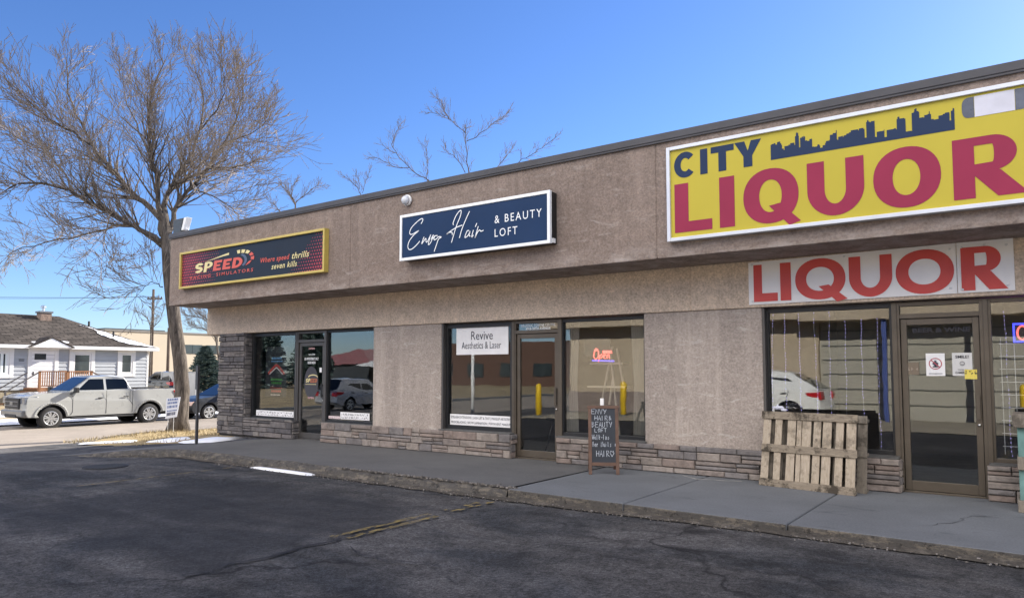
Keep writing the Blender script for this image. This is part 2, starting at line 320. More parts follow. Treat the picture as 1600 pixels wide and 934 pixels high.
# ------------------------------------------------------------------ lettering
def fxz(y): return lambda x, z: (x, y, z)
def arc(cx, cz, rx, rz, a0, a1, n=20, p=2.):
    o = []
    for i in range(n+1):
        t = R(a0+(a1-a0)*i/n); c, s = math.cos(t), math.sin(t)
        o.append((cx+rx*math.copysign(abs(c)**(2/p), c), cz+rz*math.copysign(abs(s)**(2/p), s)))
    return o
def glyph(ch, x0, x1, z0, z1, t, h=None):      # block letters: a list of shapes, each a list of loops
    h = h or t; cx, cz, rx, rz = (x0+x1)/2, (z0+z1)/2, (x1-x0)/2, (z1-z0)/2
    rc = lambda a, b, c, d: [[(a, c), (b, c), (b, d), (a, d)]]
    if ch == 'L': return [[[(x0, z0), (x1, z0), (x1, z0+h), (x0+t, z0+h), (x0+t, z1), (x0, z1)]]]
    if ch == 'I': return [rc(x0, x1, z0, z1)]
    if ch == 'T': return [[[(cx-t/2, z0), (cx+t/2, z0), (cx+t/2, z1-h), (x1, z1-h), (x1, z1), (x0, z1), (x0, z1-h), (cx-t/2, z1-h)]]]
    if ch == 'Y':
        return [[[(cx-t/2, z0), (cx+t/2, z0), (cx+t/2, z0+(z1-z0)*.42), (x1, z1), (x1-t*1.15, z1), (cx, z0+(z1-z0)*.62), (x0+t*1.15, z1), (x0, z1), (cx-t/2, z0+(z1-z0)*.42)]]]
    O = [arc(cx, cz, rx, rz, 0, 351, 39, 2.15), arc(cx, cz, rx-t, rz-h, 0, 351, 39, 2.1)]
    if ch == 'O': return [O]
    if ch == 'Q': return [O, [[(cx-rx*.06, cz-rz*.36), (cx+rx*.34, cz-rz*.30), (x1+rx*.06, z0-rz*.02), (x1-rx*.34, z0-rz*.14)]]]
    if ch == 'C': return [[arc(cx, cz, rx, rz, 42, 318, 36)+arc(cx, cz, rx-t, rz-h, 318, 42, 36)]]
    if ch == 'U':
        r2 = rz*.95
        return [[[(x0, z1)]+arc(cx, z0+r2, rx, r2, 180, 360, 22)+[(x1, z1), (x1-t, z1)]+arc(cx, z0+r2, rx-t, r2-h, 360, 180, 22)+[(x0+t, z1)]]]
    if ch == 'R':
        zm = z0+(z1-z0)*.42; zb = (zm+z1)/2; rb = (z1-zm)/2; bx = x1-(x1-x0)*.12
        outer = [(x0, z0), (x0+t, z0), (x0+t, zm-.0)]; xm = x0+(x1-x0)*.55
        return [[[(x0, z0), (x0+t, z0), (x0+t, z1-(z1-z0)*.64), (x1-t*1.28, z0), (x1+t*.05, z0), (xm+t*.35, zm)]+arc(xm, zb, bx-xm, rb, -75, 90, 16)+[(x0, z1)],
                 [(x0+t, zm+h*.62)]+arc(xm, zb, bx-xm-t, rb-h*.66, -90, 90, 12)+[(x0+t, z1-h*.66)]]]
    if ch == 'P':
        zm = z0+(z1-z0)*.36; zb = (zm+z1)/2; rb = (z1-zm)/2; xm = x0+(x1-x0)*.5
        return [[[(x0, z0), (x0+t, z0), (x0+t, zm)]+arc(xm, zb, x1-xm, rb, -90, 90, 14)+[(x0, z1)],
                 [(x0+t, zm+h*.8)]+arc(xm, zb, x1-xm-t, rb-h*.8, -90, 90, 10)+[(x0+t, z1-h*.8)]]]
    if ch == 'E':
        hm = h*.8
        return [[[(x0, z0), (x1, z0), (x1, z0+h), (x0+t, z0+h), (x0+t, cz-hm/2), (x1-t*.4, cz-hm/2), (x1-t*.4, cz+hm/2), (x0+t, cz+hm/2), (x0+t, z1-h), (x1, z1-h), (x1, z1), (x0, z1)]]]
    if ch == 'D':
        xm = x0+(x1-x0)*.35
        return [[[(x0, z0)]+arc(xm, cz, x1-xm, rz, -90, 90, 18)+[(x0, z1)], [(x0+t, z0+h)]+arc(xm+.0, cz, x1-xm-t, rz-h, -90, 90, 14)+[(x0+t, z1-h)]]]
    if ch == 'S':
        q = (z1-z0)*.5+h*.0; ru = (z1-z0+h)/4
        cu, cl = z1-ru, z0+ru
        return [[arc(cx, cu, rx, ru, 20, 270, 18)[:-1]+arc(cx, cl, rx-t, ru-h, 90, -140, 14)+arc(cx, cl, rx, ru, -150, 90, 18)[:-1]+arc(cx, cu, rx-t, ru-h, 270, 15, 14)]]
def text_mesh(body, fn, x0, x1, zc, hgt, shear=0, space=1., bold=0):
    cu = bpy.data.curves.new('lettering', 'FONT'); cu.body = body; cu.size = 1; cu.shear = shear; cu.space_character = space; cu.offset = bold; cu.resolution_u = 3
    o = bpy.data.objects.new('lettering', cu); COL.objects.link(o)
    me = bpy.data.meshes.new_from_object(o.evaluated_get(bpy.context.evaluated_depsgraph_get()))
    vs = [v.co.copy() for v in me.vertices]; fs = [tuple(p.vertices) for p in me.polygons]
    bpy.data.objects.remove(o); bpy.data.curves.remove(cu); bpy.data.meshes.remove(me)
    a, b = min(v.x for v in vs), max(v.x for v in vs); c, d = min(v.y for v in vs), max(v.y for v in vs)
    return [fn(x0+(v.x-a)/(b-a)*(x1-x0), zc-hgt/2+(v.y-c)/(d-c)*hgt) for v in vs], fs
def text(mb, *a, m=0, **k):
    v, f = text_mesh(*a, **k); mb.add(v, f, m)
# ================================================================== GROUND
def sm(a, b, x): t = max(0, min(1, (x-a)/(b-a))); return t*t*(3-2*t)
def gz(x, y=0):
    z = -.14+.045*sm(-6, -1.5, x)-.40*max(0, min(1, (-13.5-x)/8.5))-.08*sm(22, 25, -x)
    return z
def grid(x0, x1, nx, y0, y1, ny, fz, jig=None):
    mb = MB()
    for i in range(nx+1):
        for j in range(ny+1):
            x = x0+(x1-x0)*i/nx; y = y0+(y1-y0)*j/ny; mb.v.append((x, y, fz(x, y)))
    for i in range(nx):
        for j in range(ny):
            a = i*(ny+1)+j; mb.f.append((a, a+ny+1, a+ny+2, a+1)); mb.m.append(0)
    return mb
def far(x, y):
    z = -.75 if x > -33 else -.75+.35*sm(33, 42, -x)
    return z
GRD = M('dry_ground', (.16, .13, .085), .95, .3, .5, .4, 30)
mb = grid(-500, 300, 80, -300, 600, 60, lambda x, y: -.95+(.0 if abs(x) < 80 and abs(y) < 120 else .3)); struct('ground', mb, GRD, recalc=False)
struct('parking_lot', grid(-22.6, 16, 90, -45, 13, 60, lambda x, y: gz(x)+.012*noise.noise(Vector((x*.5, y*.5, 0)))), LOT, recalc=False, smooth=True)
struct('street', grid(-33.4, -22.2, 12, -160, 220, 60, lambda x, y: -.62+.03-.05*abs((x+28)/5.5)**2), ROAD, recalc=False, smooth=True)
# front walk along the shops: slabs with open joints, older worn walk to the left
mb = MB(); ky = lambda x: 7.76-.030*(x+5.7)
for a, b in ((-5.69, -3.99), (-3.975, -2.125), (-2.11, 1.7), (1.715, 3.6), (3.615, 5.5), (5.515, 9)): mb.prism([(a, ky(a)), (b, ky(b)), (b, 10.6), (a, 10.6)], 'z', -.3, 0)
mb.m = [1 if k % 6 == 2 else 0 for k in range(len(mb.f))]; struct('sidewalk', mb, [CONC, KERBD], bevel=.018)
mb = MB(); n = 110
random.seed(4)
ed = []
for i in range(n+1):
    x = -17.6+(-5.71+17.6)*i/n; t = sm(-17.6, -13., x)
    y = 7.74+.07*noise.noise(Vector((x*1.7, 0, 3)))+.05*noise.noise(Vector((x*6, 1, 3)))-(1-t)*.6
    ed.append((x, y, gz(x)*(1-t)+t*0.0+.01))
V = []
for x, y, z in ed:
    d = .03+.03*random.random()
    V += [(x, 10.6, min(0, z+.0)), (x, y+.10+.06*random.random(), z-.004), (x, y+.03, z-d), (x, y-.03*random.random(), min(z-.1, -.15)), (x, y, -.8)]
mb.add(V, [(i*5+k, (i+1)*5+k, (i+1)*5+k+1, i*5+k+1) for i in range(n) for k in range(4)])
mb.m = [0 if k < 1 else 1 for i in range(n) for k in range(4)]
struct('worn_sidewalk', mb, [CONC2, KERBD], recalc=False)
# gravel and dirt collected along the kerb
DIRT = m_concrete('kerb_dirt', (.085, .075, .064), .6, 1., .6)
mb = MB(); V = []
for i in range(161):
    x = -14+23*i/160; w = .10+.10*abs(noise.noise(Vector((x*1.3, 5, 0))))+.05*noise.noise(Vector((x*7, 2, 0)))
    k0 = 7.76 if x < -5.7 else ky(x); V += [(x, k0+.05, gz(x)+.035), (x, k0-.015, gz(x)+.030), (x, k0-.02-w, gz(x)+.014)]
mb.add(V, [(i*3+k, (i+1)*3+k, (i+1)*3+k+1, i*3+k+1) for i in range(160) for k in (0, 1)]); struct('kerb_dirt', mb, DIRT, recalc=False)
mb = MB()
for i in range(1500):
    x = random.uniform(-12, 6); y = (7.74 if x < -5.7 else ky(x)-.02)-abs(random.gauss(0, .12)); s = random.uniform(.003, .009)*(1.6 if random.random() < .06 else 1)
    M_ = Matrix.Translation((x, y, gz(x)+.018+s*.3))@Matrix.Rotation(random.random()*6, 4, 'Z'); mb.obox(M_, s, s*random.uniform(.5, .9), s*.6)
for i in range(500):
    x = random.uniform(-9, -5.6); y = 7.80+abs(random.gauss(0, .05)); s = random.uniform(.005, .016)
    M_ = Matrix.Translation((x, y, .006))@Matrix.Rotation(random.random()*6, 4, 'Z'); mb.obox(M_, s, s*.8, s*.6)
struct('gravel', mb, m_stone('gravel_stone', [(.13, .12, .11), (.2, .18, .16), (.09, .085, .085), (.3, .28, .27)]), kind='stuff')
# painted bay lines, broken by wear
def line(x0, x1, y0, y1, wear, sd_):
    mb = MB(); k = int((y1-y0)/.05)
    for i in range(k):
        for j in range(5):
            if noise.noise(Vector((i*.35+sd_*9, j*.9, sd_)))+.25*noise.noise(Vector((i*1.3, j*2.1, sd_))) > wear: 
                ya, yb = y0+(y1-y0)*i/k, y0+(y1-y0)*(i+1)/k
                xs = [(x0+(x1-x0)*q/5) for q in (j, j+1)]; s = (ya-y0)*.0
                mb.quad(*[(x+s, y, gz(x)+.022) for x, y in ((xs[0], ya), (xs[1], ya), (xs[1], yb), (xs[0], yb))])
    if mb.f: struct('parking_line', mb, YELP, recalc=False)
line(-5.86, -5.78, 4.95, 6.4, -.02, 1); line(-5.70, -5.62, 5.0, 6.35, .02, 2); line(-5.84, -5.66, 6.4, 7.5, .22, 6)
line(-11.34, -11.27, 4.9, 7.5, .08, 3); line(-.62, -.52, 3.2, 5.6, .06, 4)
# thin snow left along kerb and corner
def snow(pts, z, h, sd_, name='snow_patch'):
    cx = sum(p[0] for p in pts)/len(pts); cy = sum(p[1] for p in pts)/len(pts); mb = MB(); out = []
    for i in range(len(pts)):
        a, b = pts[i], pts[(i+1) % len(pts)]
        for t in (0, .2, .4, .6, .8):
            x, y = a[0]+(b[0]-a[0])*t, a[1]+(b[1]-a[1])*t; q = 1+.16*noise.noise(Vector((x*2.3, y*2.3, sd_))); out.append((cx+(x-cx)*q, cy+(y-cy)*q))
    n = len(out); zz = z if callable(z) else (lambda x, y: z)
    V = [(x, y, zz(x, y)) for x, y in out]+[(cx+(x-cx)*.8, cy+(y-cy)*.8, zz(x, y)+h*.8) for x, y in out]+[(cx, cy, zz(cx, cy)+h)]
    mb.add(V, [(i, (i+1) % n, n+(i+1) % n, n+i) for i in range(n)]+[(n+i, n+(i+1) % n, 2*n) for i in range(n)])
    struct(name, mb, SNOW, kind='stuff', recalc=False, smooth=True)
snow([(-11.2, 7.60), (-10.4, 7.56), (-9.5, 7.58), (-9.35, 7.68), (-10.2, 7.71), (-11.1, 7.68)], -.13, .035, 1)
# grass verge with the tree, apron to the street, far verge
def vz(x, y): return gz(x)+.012+(.09+.05*noise.noise(Vector((x*.6, y*.6, 1))))*sm(9.6, 11.5, y)
VERGE = M('dead_turf', (.30, .225, .11), .95, .3, 2.5, .6, 40)
mb = MB(); n = 40; V = []
for i in range(n+1):
    y = 9.4+50*i/n if i > 12 else 9.4+i*.5; xl = -18.35-.6*noise.noise(Vector((y*.4, 0, 0)))
    xl = -17.9-(1.5*max(0, 1-(y-9.4)/1.6)); xr = -23.4+(2.2*max(0, 1-(y-9.4)/2.4)**2)
    V += [(xl, y, gz(xl)-.02), (xl-.3, y, vz(xl-.3, y)), ((xl+xr)/2, y, vz((xl+xr)/2, y)), (xr, y, vz(xr, y)), (xr-.16, y, vz(xr, y)), (xr-.17, y, -.8)]
mb.add(V, [(i*6+k, (i+1)*6+k, (i+1)*6+k+1, i*6+k+1) for i in range(n) for k in range(5)]); mb.m = [(0 if k < 3 else 1) for i in range(n) for k in range(5)]
struct('grass_verge', mb, [VERGE, KERBD], recalc=False)
mb = MB(); random.seed(8)
for i in range(6500):
    y = random.uniform(9.6, 19); x = random.uniform(-23.3, -18.5)
    if x > -19.4 and random.random() < .6: continue
    if noise.noise(Vector((x*.9, y*.9, 4))) < -.15: continue
    h = random.uniform(.04, .13); a = random.random()*6.3; w = .012; dx, dy = math.cos(a)*w, math.sin(a)*w; z = vz(x, y)-.01
    lx, ly = random.gauss(0, .05), random.gauss(0, .05)
    mb.add([(x-dx, y-dy, z), (x+dx, y+dy, z), (x+lx, y+ly, z+h)], [(0, 1, 2)])
struct('dry_grass', mb, m_stone('straw', [(.36, .29, .17), (.42, .35, .22), (.28, .22, .12), (.38, .30, .17)]), kind='stuff', recalc=False)
zs = lambda x, y: vz(x, y)+.0
snow([(-18.6, 11.0), (-18.5, 10.5), (-18.9, 10.2), (-19.6, 10.2), (-19.3, 10.7)], lambda x, y: max(gz(x)+.02, vz(x, y)-.02), .07, 2)
snow([(-20.2, 10.1), (-21.3, 9.3), (-21.7, 9.4), (-20.6, 10.6)], lambda x, y: max(gz(x)+.03, vz(x, y)-.02), .05, 3)
snow([(-16.75, 11.5), (-17.0, 10.5), (-17.6, 10.1), (-18.3, 10.4), (-18.0, 11.4)], lambda x, y: max(gz(x)+.03, vz(x, y)-.02), .06, 11)
snow([(-17.4, 13), (-18.3, 12.2), (-18.6, 13.4), (-17.9, 15)], lambda x, y: vz(x, y)-.02, .08, 6)
# far side: kerb, boulevard and lawn up to the house, with old snow
def lawn(x, y): return -.50+.30*sm(33.5, 42, -x)+.02*noise.noise(Vector((x, y, 2)))
LAWN = M('dead_lawn', (.27, .21, .12), .95, .35, 1.2, .5, 30)
struct('lawn', grid(-140, -33.5, 60, -80, 160, 60, lawn), LAWN, recalc=False)
mb = MB(); mb.box(-33.6, -33.35, -80, 160, -.9, -.48); struct('far_kerb', mb, CONC, bevel=.03)
snow([(-33.0, 5), (-32.2, 9), (-32.4, 14), (-32.1, 20), (-32.6, 26), (-34.2, 27), (-34.6, 18), (-34.3, 8)], -.56, .14, 7, 'snow_bank')
snow([(-35.5, 9), (-35.5, 22), (-37.4, 24), (-38, 12)], lambda x, y: lawn(x, y)-.01, .10, 9)
# ================================================================== SHOPPING STRIP
G = 10.60; TOPZ = 2.44
bld = thing('strip_mall', 'long low brown stucco shop building with stone base and deep overhanging sign band', 'building', (-8, 10.46, 0))
mb = MB(); mb.box(-17.18, -10.672, 9.42, 10.9, 3.11, 4.78); mb.box(-10.66, -4.302, 9.42, 10.9, 3.11, 4.78); mb.box(-4.29, 9, 9.42, 10.9, 3.11, 4.78)
mb.box(-17.14, 8.9, 9.43, 10.8, 3.13, 4.77)
obj('fascia', mb, FASC, bld, bevel=.012)
mb = MB(); mb.box(-17.2, 9, 9.375, 10.95, 4.775, 4.88); mb.box(-17.2, 9, 9.385, 9.41, 4.745, 4.78); mb.box(-17.215, -17.185, 9.38, 30, 4.745, 4.885)
obj('roof_cap', mb, CAP, bld, bevel=.008)
mb = MB(); mb.box(-17.1, 8.95, 10.9, 30, 4.3, 4.5); obj('roof', mb, M('roof_gravel', (.2, .19, .18), .95), bld)
mb = MB(); mb.box(-17.14, -10.579, 10.42, 10.86, TOPZ, 3.115); mb.box(-10.567, -4.226, 10.42, 10.86, TOPZ, 3.115); mb.box(-4.214, 9, 10.42, 10.86, TOPZ, 3.115); mb.box(-17.1, 8.9, 10.43, 10.8, TOPZ+.01, 3.10)
obj('lintel_beam', mb, LINT, bld, bevel=.01)
for a, b, c in ((-11.10, -9.24, .38), (-5.01, -3.175, .38), (1.7, 4, .38), (6, 9, 0)):
    mb = MB(); mb.box(a, b, 10.46, 10.8, c, TOPZ+.005); obj('pier', mb, PIER, bld, bevel=.012)
mb = MB(); mb.box(-17.15, -16.95, 10.95, 30, 0, 4.74); mb.box(8.8, 9, 10.95, 30, 0, 4.74); mb.box(-17.1, 9, 29.8, 30, 0, 4.7); mb.box(-16.95, -16.0, 10.87, 11.1, 0, TOPZ)
obj('side_wall', mb, FASC, bld)
# stacked ledge stone: every stone its own block
def ledge(mb, x0, x1, z0, z1, y, seed, depth=.06, hmin=.075, hmax=.15, wmin=.2, wmax=.62, side=None):
    random.seed(seed); z = z0
    rows = []
    while z < z1-.02:
        h = random.uniform(hmin, hmax)
        if z+h > z1-.04: h = z1-z
        rows.append((z, z+h)); z += h
    for za, zb in rows:
        x = x0
        while x < x1-.01:
            w = random.uniform(wmin, wmax)
            if x+w > x1-.10: w = x1-x
            segs = [(za, zb)]
            if zb-za > .10 and random.random() < .3: k = za+(zb-za)*random.uniform(.4, .6); segs = [(za, k), (k, zb)]
            for c, d in segs:
                pr = random.uniform(.0, .028); g = .004; j = lambda: random.uniform(-.005, .005)
                yo = y-pr; xa, xb, zc, ze = x+g, x+w-g, c+g, d-g; e = min(.012, (ze-zc)*.25)
                b = [(xa, y+depth, zc), (xb, y+depth, zc), (xb, y+depth, ze), (xa, y+depth, ze)]
                mid = [(xa+j()*.4, yo+e*1.3, zc), (xb+j()*.4, yo+e*1.3, zc), (xb+j()*.4, yo+e*1.3, ze), (xa+j()*.4, yo+e*1.3, ze)]
                f = [(xa+e, yo+j(), zc+e), (xb-e, yo+j(), zc+e), (xb-e, yo+j(), ze-e), (xa+e, yo+j(), ze-e)]
                mb.add(b+mid+f, [(0,1,5,4), (1,2,6,5), (2,3,7,6), (3,0,4,7), (4,5,9,8), (5,6,10,9), (6,7,11,10), (7,4,8,11), (8,9,10,11), (0,3,2,1)])
            x += w
def ledge_side(mb, xf, y0, y1, z0, z1, seed, sgn=1):       # stones on an end face at x = xf
    t = MB(); ledge(t, y0, y1, z0, z1, 0, seed, .05, wmin=.08, wmax=.3)
    o = len(mb.v)
    mb.add([(xf-sgn*v[1], v[0], v[2]) for v in t.v], t.f)
for k, (a, b) in enumerate(((-12.62, -7.56), (-6.6, -1.47), (-.545, 1.7))):
    mb = MB(); ledge(mb, a, b, 0.0, .42, 10.38, 20+k)
    if k < 2: ledge_side(mb, b, 10.40, 10.60, 0., .42, 40+k)
    obj('stone_base', mb, STONE, bld)
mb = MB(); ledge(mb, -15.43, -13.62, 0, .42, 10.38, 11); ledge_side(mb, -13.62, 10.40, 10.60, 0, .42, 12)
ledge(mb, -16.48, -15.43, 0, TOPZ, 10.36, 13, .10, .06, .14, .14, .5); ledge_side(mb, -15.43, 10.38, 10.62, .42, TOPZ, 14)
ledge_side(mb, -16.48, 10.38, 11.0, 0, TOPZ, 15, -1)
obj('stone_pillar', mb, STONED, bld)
mb = MB()
for a, b in ((-15.45, -13.64), (-12.62, -7.58), (-6.6, -1.49), (-.53, 1.7)): mb.box(a, b, 10.43, 10.66, -.05, .405)
mb.box(-16.46, -15.46, 10.41, 10.9, -.05, TOPZ-.01); obj('base_wall', mb, MORTAR, bld)
# interiors: dim rooms behind the glass
WALLI = M('shop_wall', (.16, .15, .15), .9, .1, 1); FLOORI = M('shop_floor', (.07, .065, .06), .5, .2, 2); DARKI = M('dark_interior', (.025, .026, .032), .9, .2, 1)
for nm, a, b, m in (('shop_interior', -16.3, -10.2, DARKI), ('shop_interior', -9.4, -4.2, WALLI), ('shop_interior', -3.3, 1.8, WALLI)):
    mb = MB()
    mb.box(a, b, 10.9, 15.5, -.05, .02, 1); mb.box(a, b, 15.4, 15.5, .02, 2.8); mb.box(a, a+.08, 10.88, 15.4, .02, 2.8); mb.box(b-.08, b, 10.88, 15.4, .02, 2.8); mb.box(a+.08, b-.08, 10.88, 15.4, 2.72, 2.8)
    obj(nm, mb, [m, FLOORI], bld)
# windows and doors
def window(x0, x1, z0, z1, fm, fw=.05, zsill=.42, name='window'):
    mb = MB(); y0, y1 = G-.05, G+.05
    mb.box(x0, x0+fw, y0, y1, z0, z1); mb.box(x1-fw, x1, y0, y1, z0, z1); mb.box(x0+fw, x1-fw, y0+.003, y1, z0, z0+fw); mb.box(x0+fw, x1-fw, y0+.003, y1, z1-fw, z1)
    w = obj(name, mb, fm, bld, bevel=.004)
    mb = MB(); mb.box(x0+fw-.01, x1-fw+.01, G-.006, G+.006, z0+fw-.01, z1-fw+.01); obj('pane', mb, GLASS, w)
    if zsill is not None:
        mb = MB(); mb.prism([(10.40, zsill), (10.40, zsill+.015), (G-.045, z0+.004), (G-.045, zsill)], 'x', x0-.02, x1+.02); obj('sill', mb, SILL, w)
    return w
def door(x0, x1, fm, zt=2.2, letter=None):
    y0, y1 = G-.06, G+.06; j = .05
    mb = MB(); mb.box(x0, x0+j, y0, y1, 0, TOPZ-.02); mb.box(x1-j, x1, y0, y1, 0, TOPZ-.02); mb.box(x0+j, x1-j, y0+.003, y1, zt, zt+.06); mb.box(x0+j, x1-j, y0+.003, y1, TOPZ-.07, TOPZ-.02); mb.box(x0+j, x1-j, y0+.01, y1, -.04, .025)
    d = obj('door', mb, fm, bld, bevel=.004)
    a, b = x0+j+.006, x1-j-.006; s = .07; yd0, yd1 = G-.03, G+.02
    mb = MB(); mb.box(a, a+s, yd0, yd1, .03, zt-.006); mb.box(b-s, b, yd0, yd1, .03, zt-.006); mb.box(a+s, b-s, yd0+.002, yd1, .03, .15); mb.box(a+s, b-s, yd0+.002, yd1, zt-.085, zt-.006)
    obj('leaf', mb, fm, d, bevel=.004)
    mb = MB(); mb.box(a+s-.01, b-s+.01, G-.008, G+.004, .14, zt-.08); mb.box(x0+j-.01, x1-j+.01, G-.006, G+.006, zt+.05, TOPZ-.06); obj('pane', mb, GLASS, d)
    mb = MB(); mb.box(b-s+.012, b-.018, yd0-.05, yd0-.035, .95, 1.25); mb.box(b-s+.03, b-.036, yd0-.04, yd0+.01, .97, 1.0); mb.box(b-s+.03, b-.036, yd0-.04, yd0+.01, 1.2, 1.23); obj('handle', mb, BLACK if fm is GREYF else BRONZE, d, bevel=.003)
    mb = MB(); mb.lathe([(.001, -.014), (.016, -.012), (.018, 0), (.018, .01)], (b-s/2, yd0-.003, .88), 'y', 12); obj('lock', mb, M('chrome_lock', (.6, .6, .58), .25, 0, metal=1), d, smooth=True)
    return d
window(-15.40, -13.70, .40, TOPZ-.02, DARKF, .07); d1 = door(-13.68, -12.70, GREYF, 2.17); window(-12.68, -11.09, .42, TOPZ-.02, DARKF, .05, .40)
mb = MB(); mb.box(-12.70, -12.66, G-.07, G+.05, .42, TOPZ-.02); obj('mullion', mb, GREYF, bld, bevel=.004)
mb = MB(); mb.box(-13.72, -13.68, G-.07, G+.05, .42, TOPZ-.02); obj('mullion', mb, GREYF, bld, bevel=.004)
window(-9.23, -7.60, .44, TOPZ-.02, DARKF, .08); d2 = door(-7.60, -6.62, BRONZE, 2.19); window(-6.62, -5.0, .44, TOPZ-.02, DARKF, .06)
mb = MB(); mb.box(-6.64, -6.58, G-.07, G+.05, .43, TOPZ-.02); obj('mullion', mb, BRONZE, bld, bevel=.004)
mb = MB(); mb.box(-7.63, -7.58, G-.07, G+.05, .43, TOPZ-.02); obj('mullion', mb, BRONZE, bld, bevel=.004)
window(-3.17, -1.50, .45, TOPZ-.02, DARKF, .06); d3 = door(-1.49, -.52, BRONZE, 2.21); window(-.50, 1.68, .44, TOPZ-.02, BRONZE, .05)
mb = MB(); mb.box(-1.53, -1.47, G-.075, G+.05, .43, TOPZ-.02); obj('mullion', mb, BRONZE, bld, bevel=.004)
mb = MB(); mb.box(-.53, -.48, G-.075, G+.05, .43, TOPZ-.02); obj('mullion', mb, BRONZE, bld, bevel=.004)
for a, b in ((-9.238, -9.20), (-3.173, -3.14)):
    mb = MB(); mb.box(a, b, 10.47, G+.05, .43, TOPZ-.01); obj('reveal_panel', mb, GREYF, bld)
# ================================================================== SIGNS
YEL = M('sign_yellow', (.50, .415, .05), .35, .06, .8, spec=.18); NAVY = M('sign_navy', (.018, .035, .085), .4, .06, 2, spec=.18); PINKRED = M('sign_crimson', (.29, .028, .07), .4, .06, 2, spec=.18)
RED = M('banner_red', (.56, .06, .055), .55, .06, 2); GOLD = M('sign_gold', (.55, .42, .10), .4, .08, 4); ALU = M('sign_aluminium', (.62, .64, .68), .35, .06, 3, metal=.3)
CREAM = M('letter_cream', (.72, .62, .30), .5, 0); LETTER = M('letter_white', (.86, .88, .90), .5, 0); SRED = M('letter_red', (.55, .045, .06), .5, 0)
DNAVY = M('sign_dark_blue', (.012, .034, .092), .35, .1, 1.2, spec=.18); CHAR = M('sign_charcoal', (.018, .023, .034), .35, .1, 1.2, spec=.18)
def frame_box(mb, x0, x1, z0, z1, y0, y1, w):
    mb.box(x0, x0+w, y0, y1, z0, z1); mb.box(x1-w, x1, y0, y1, z0, z1); mb.box(x0+w, x1-w, y0, y1, z0, z0+w); mb.box(x0+w, x1-w, y0, y1, z1-w, z1)
# --- yellow liquor store sign
t = thing('shop_sign', 'big yellow CITY LIQUOR sign box with skyline on the upper wall band', 'sign', (-1, 9.42, 3.31))
CX1 = 2.1
mb = MB(); mb.box(-4.05, CX1-.04, 9.335, 9.419, 3.35, 4.59); obj('sign_face', mb, YEL, t)
mb = MB(); frame_box(mb, -4.09, CX1, 3.31, 4.63, 9.30, 9.418, .05); obj('frame', mb, ALU, t, bevel=.006)
F = fxz(9.331); mb = MB()
for ch, a, b, th in (('C', -3.985, -3.665, .095), ('I', -3.61, -3.508, .1), ('T', -3.461, -3.148, .105), ('Y', -3.14, -2.79, .115)):
    for q in glyph(ch, a, b, 4.185 if ch != 'C' else 4.178, 4.528 if ch != 'C' else 4.535, th, .085): mb.flat(q, F)
obj('lettering', mb, NAVY, t, recalc=False)
mb = MB()
for ch, a, b, th, z0, z1 in (('L', -3.985, -3.455, .20, 3.425, 4.10), ('I', -3.353, -3.150, .2, 3.425, 4.10), ('Q', -3.035, -2.343, .205, 3.41, 4.118), ('U', -2.240, -1.595, .202, 3.415, 4.10), ('O', -1.498, -.806, .205, 3.41, 4.118), ('R', -.692, -.02, .205, 3.425, 4.10)):
    for i, q in enumerate(glyph(ch, a, b, z0, z1, th, .145)): mb.flat(q, fxz(9.331-.0015*i))
obj('lettering', mb, PINKRED, t, recalc=False)
# skyline traced as steps (x fraction, height fraction)
SK = [(.0, .58), (.005, .62), (.02, .64), (.03, .56), (.04, .66), (.045, .68), (.058, .68), (.06, .58), (.066, .50), (.07, .30), (.08, .22), (.085, .22), (.085, .40), (.10, .40), (.11, .44), (.118, .40), (.12, .50), (.14, .50), (.145, .38), (.15, .80), (.156, .95), (.160, 1.0), (.164, .95), (.170, .80), (.173, .22), (.177, .22), (.18, .68), (.19, .72), (.198, .66), (.2, .74), (.205, .70), (.21, .50), (.222, .46), (.235, .54), (.248, .54), (.25, .14), (.26, .12), (.28, .20), (.292, .14), (.296, .02), (.305, .02), (.31, .12), (.325, .22), (.33, .30), (.35, .34), (.353, .56), (.37, .62), (.388, .74), (.392, .30), (.395, .26), (.40, .40), (.42, .42), (.425, .36), (.43, .42), (.445, .48), (.46, .52), (.47, .60), (.50, .60), (.51, .54), (.515, .62), (.54, .56), (.545, .14), (.55, .14), (.555, .86), (.56, .94), (.568, .86), (.575, .82), (.58, .86), (.595, .86), (.6, .10), (.605, .08), (.61, .32), (.63, .32), (.648, .38), (.65, 0.01), (.66, .01), (.662, .32), (.70, .34), (.71, .28), (.715, .74), (.72, .84), (.73, .74), (.755, .70), (.76, .10), (.79, .08), (.792, .90), (.803, .94), (.806, 1.05), (.812, 1.08), (.818, .94), (.826, .9), (.83, .62), (.85, .60), (.855, .70), (.872, .72), (.878, .84), (.882, .7), (.888, .46), (.90, .42), (.92, .42), (.924, .56), (.945, .60), (.955, .64), (.975, .62), (.977, .26), (.982, .26), (.984, .68), (.992, .72), (.993, .78), (1., .78), (1., 0)]
x0, x1, zb, hh = -2.672, -.657, 4.222, .285
loop = [(x0, zb)]
for (fx, fz), (gx, g) in zip(SK, SK[1:]+[(1, 0)]): loop += [(x0+fx*(x1-x0), zb+.045+fz*hh*.9), (x0+max(gx, fx+.0005)*(x1-x0)-.0003, zb+.045+fz*hh*.9)]
loop = loop[:-1]+[(x1, zb)]
mb = MB(); mb.flat([loop], F); obj('skyline_print', mb, NAVY, t, recalc=False)
mb = MB(); q = arc(-.50, 4.44, .085, .115, 90, 270, 14, 3)
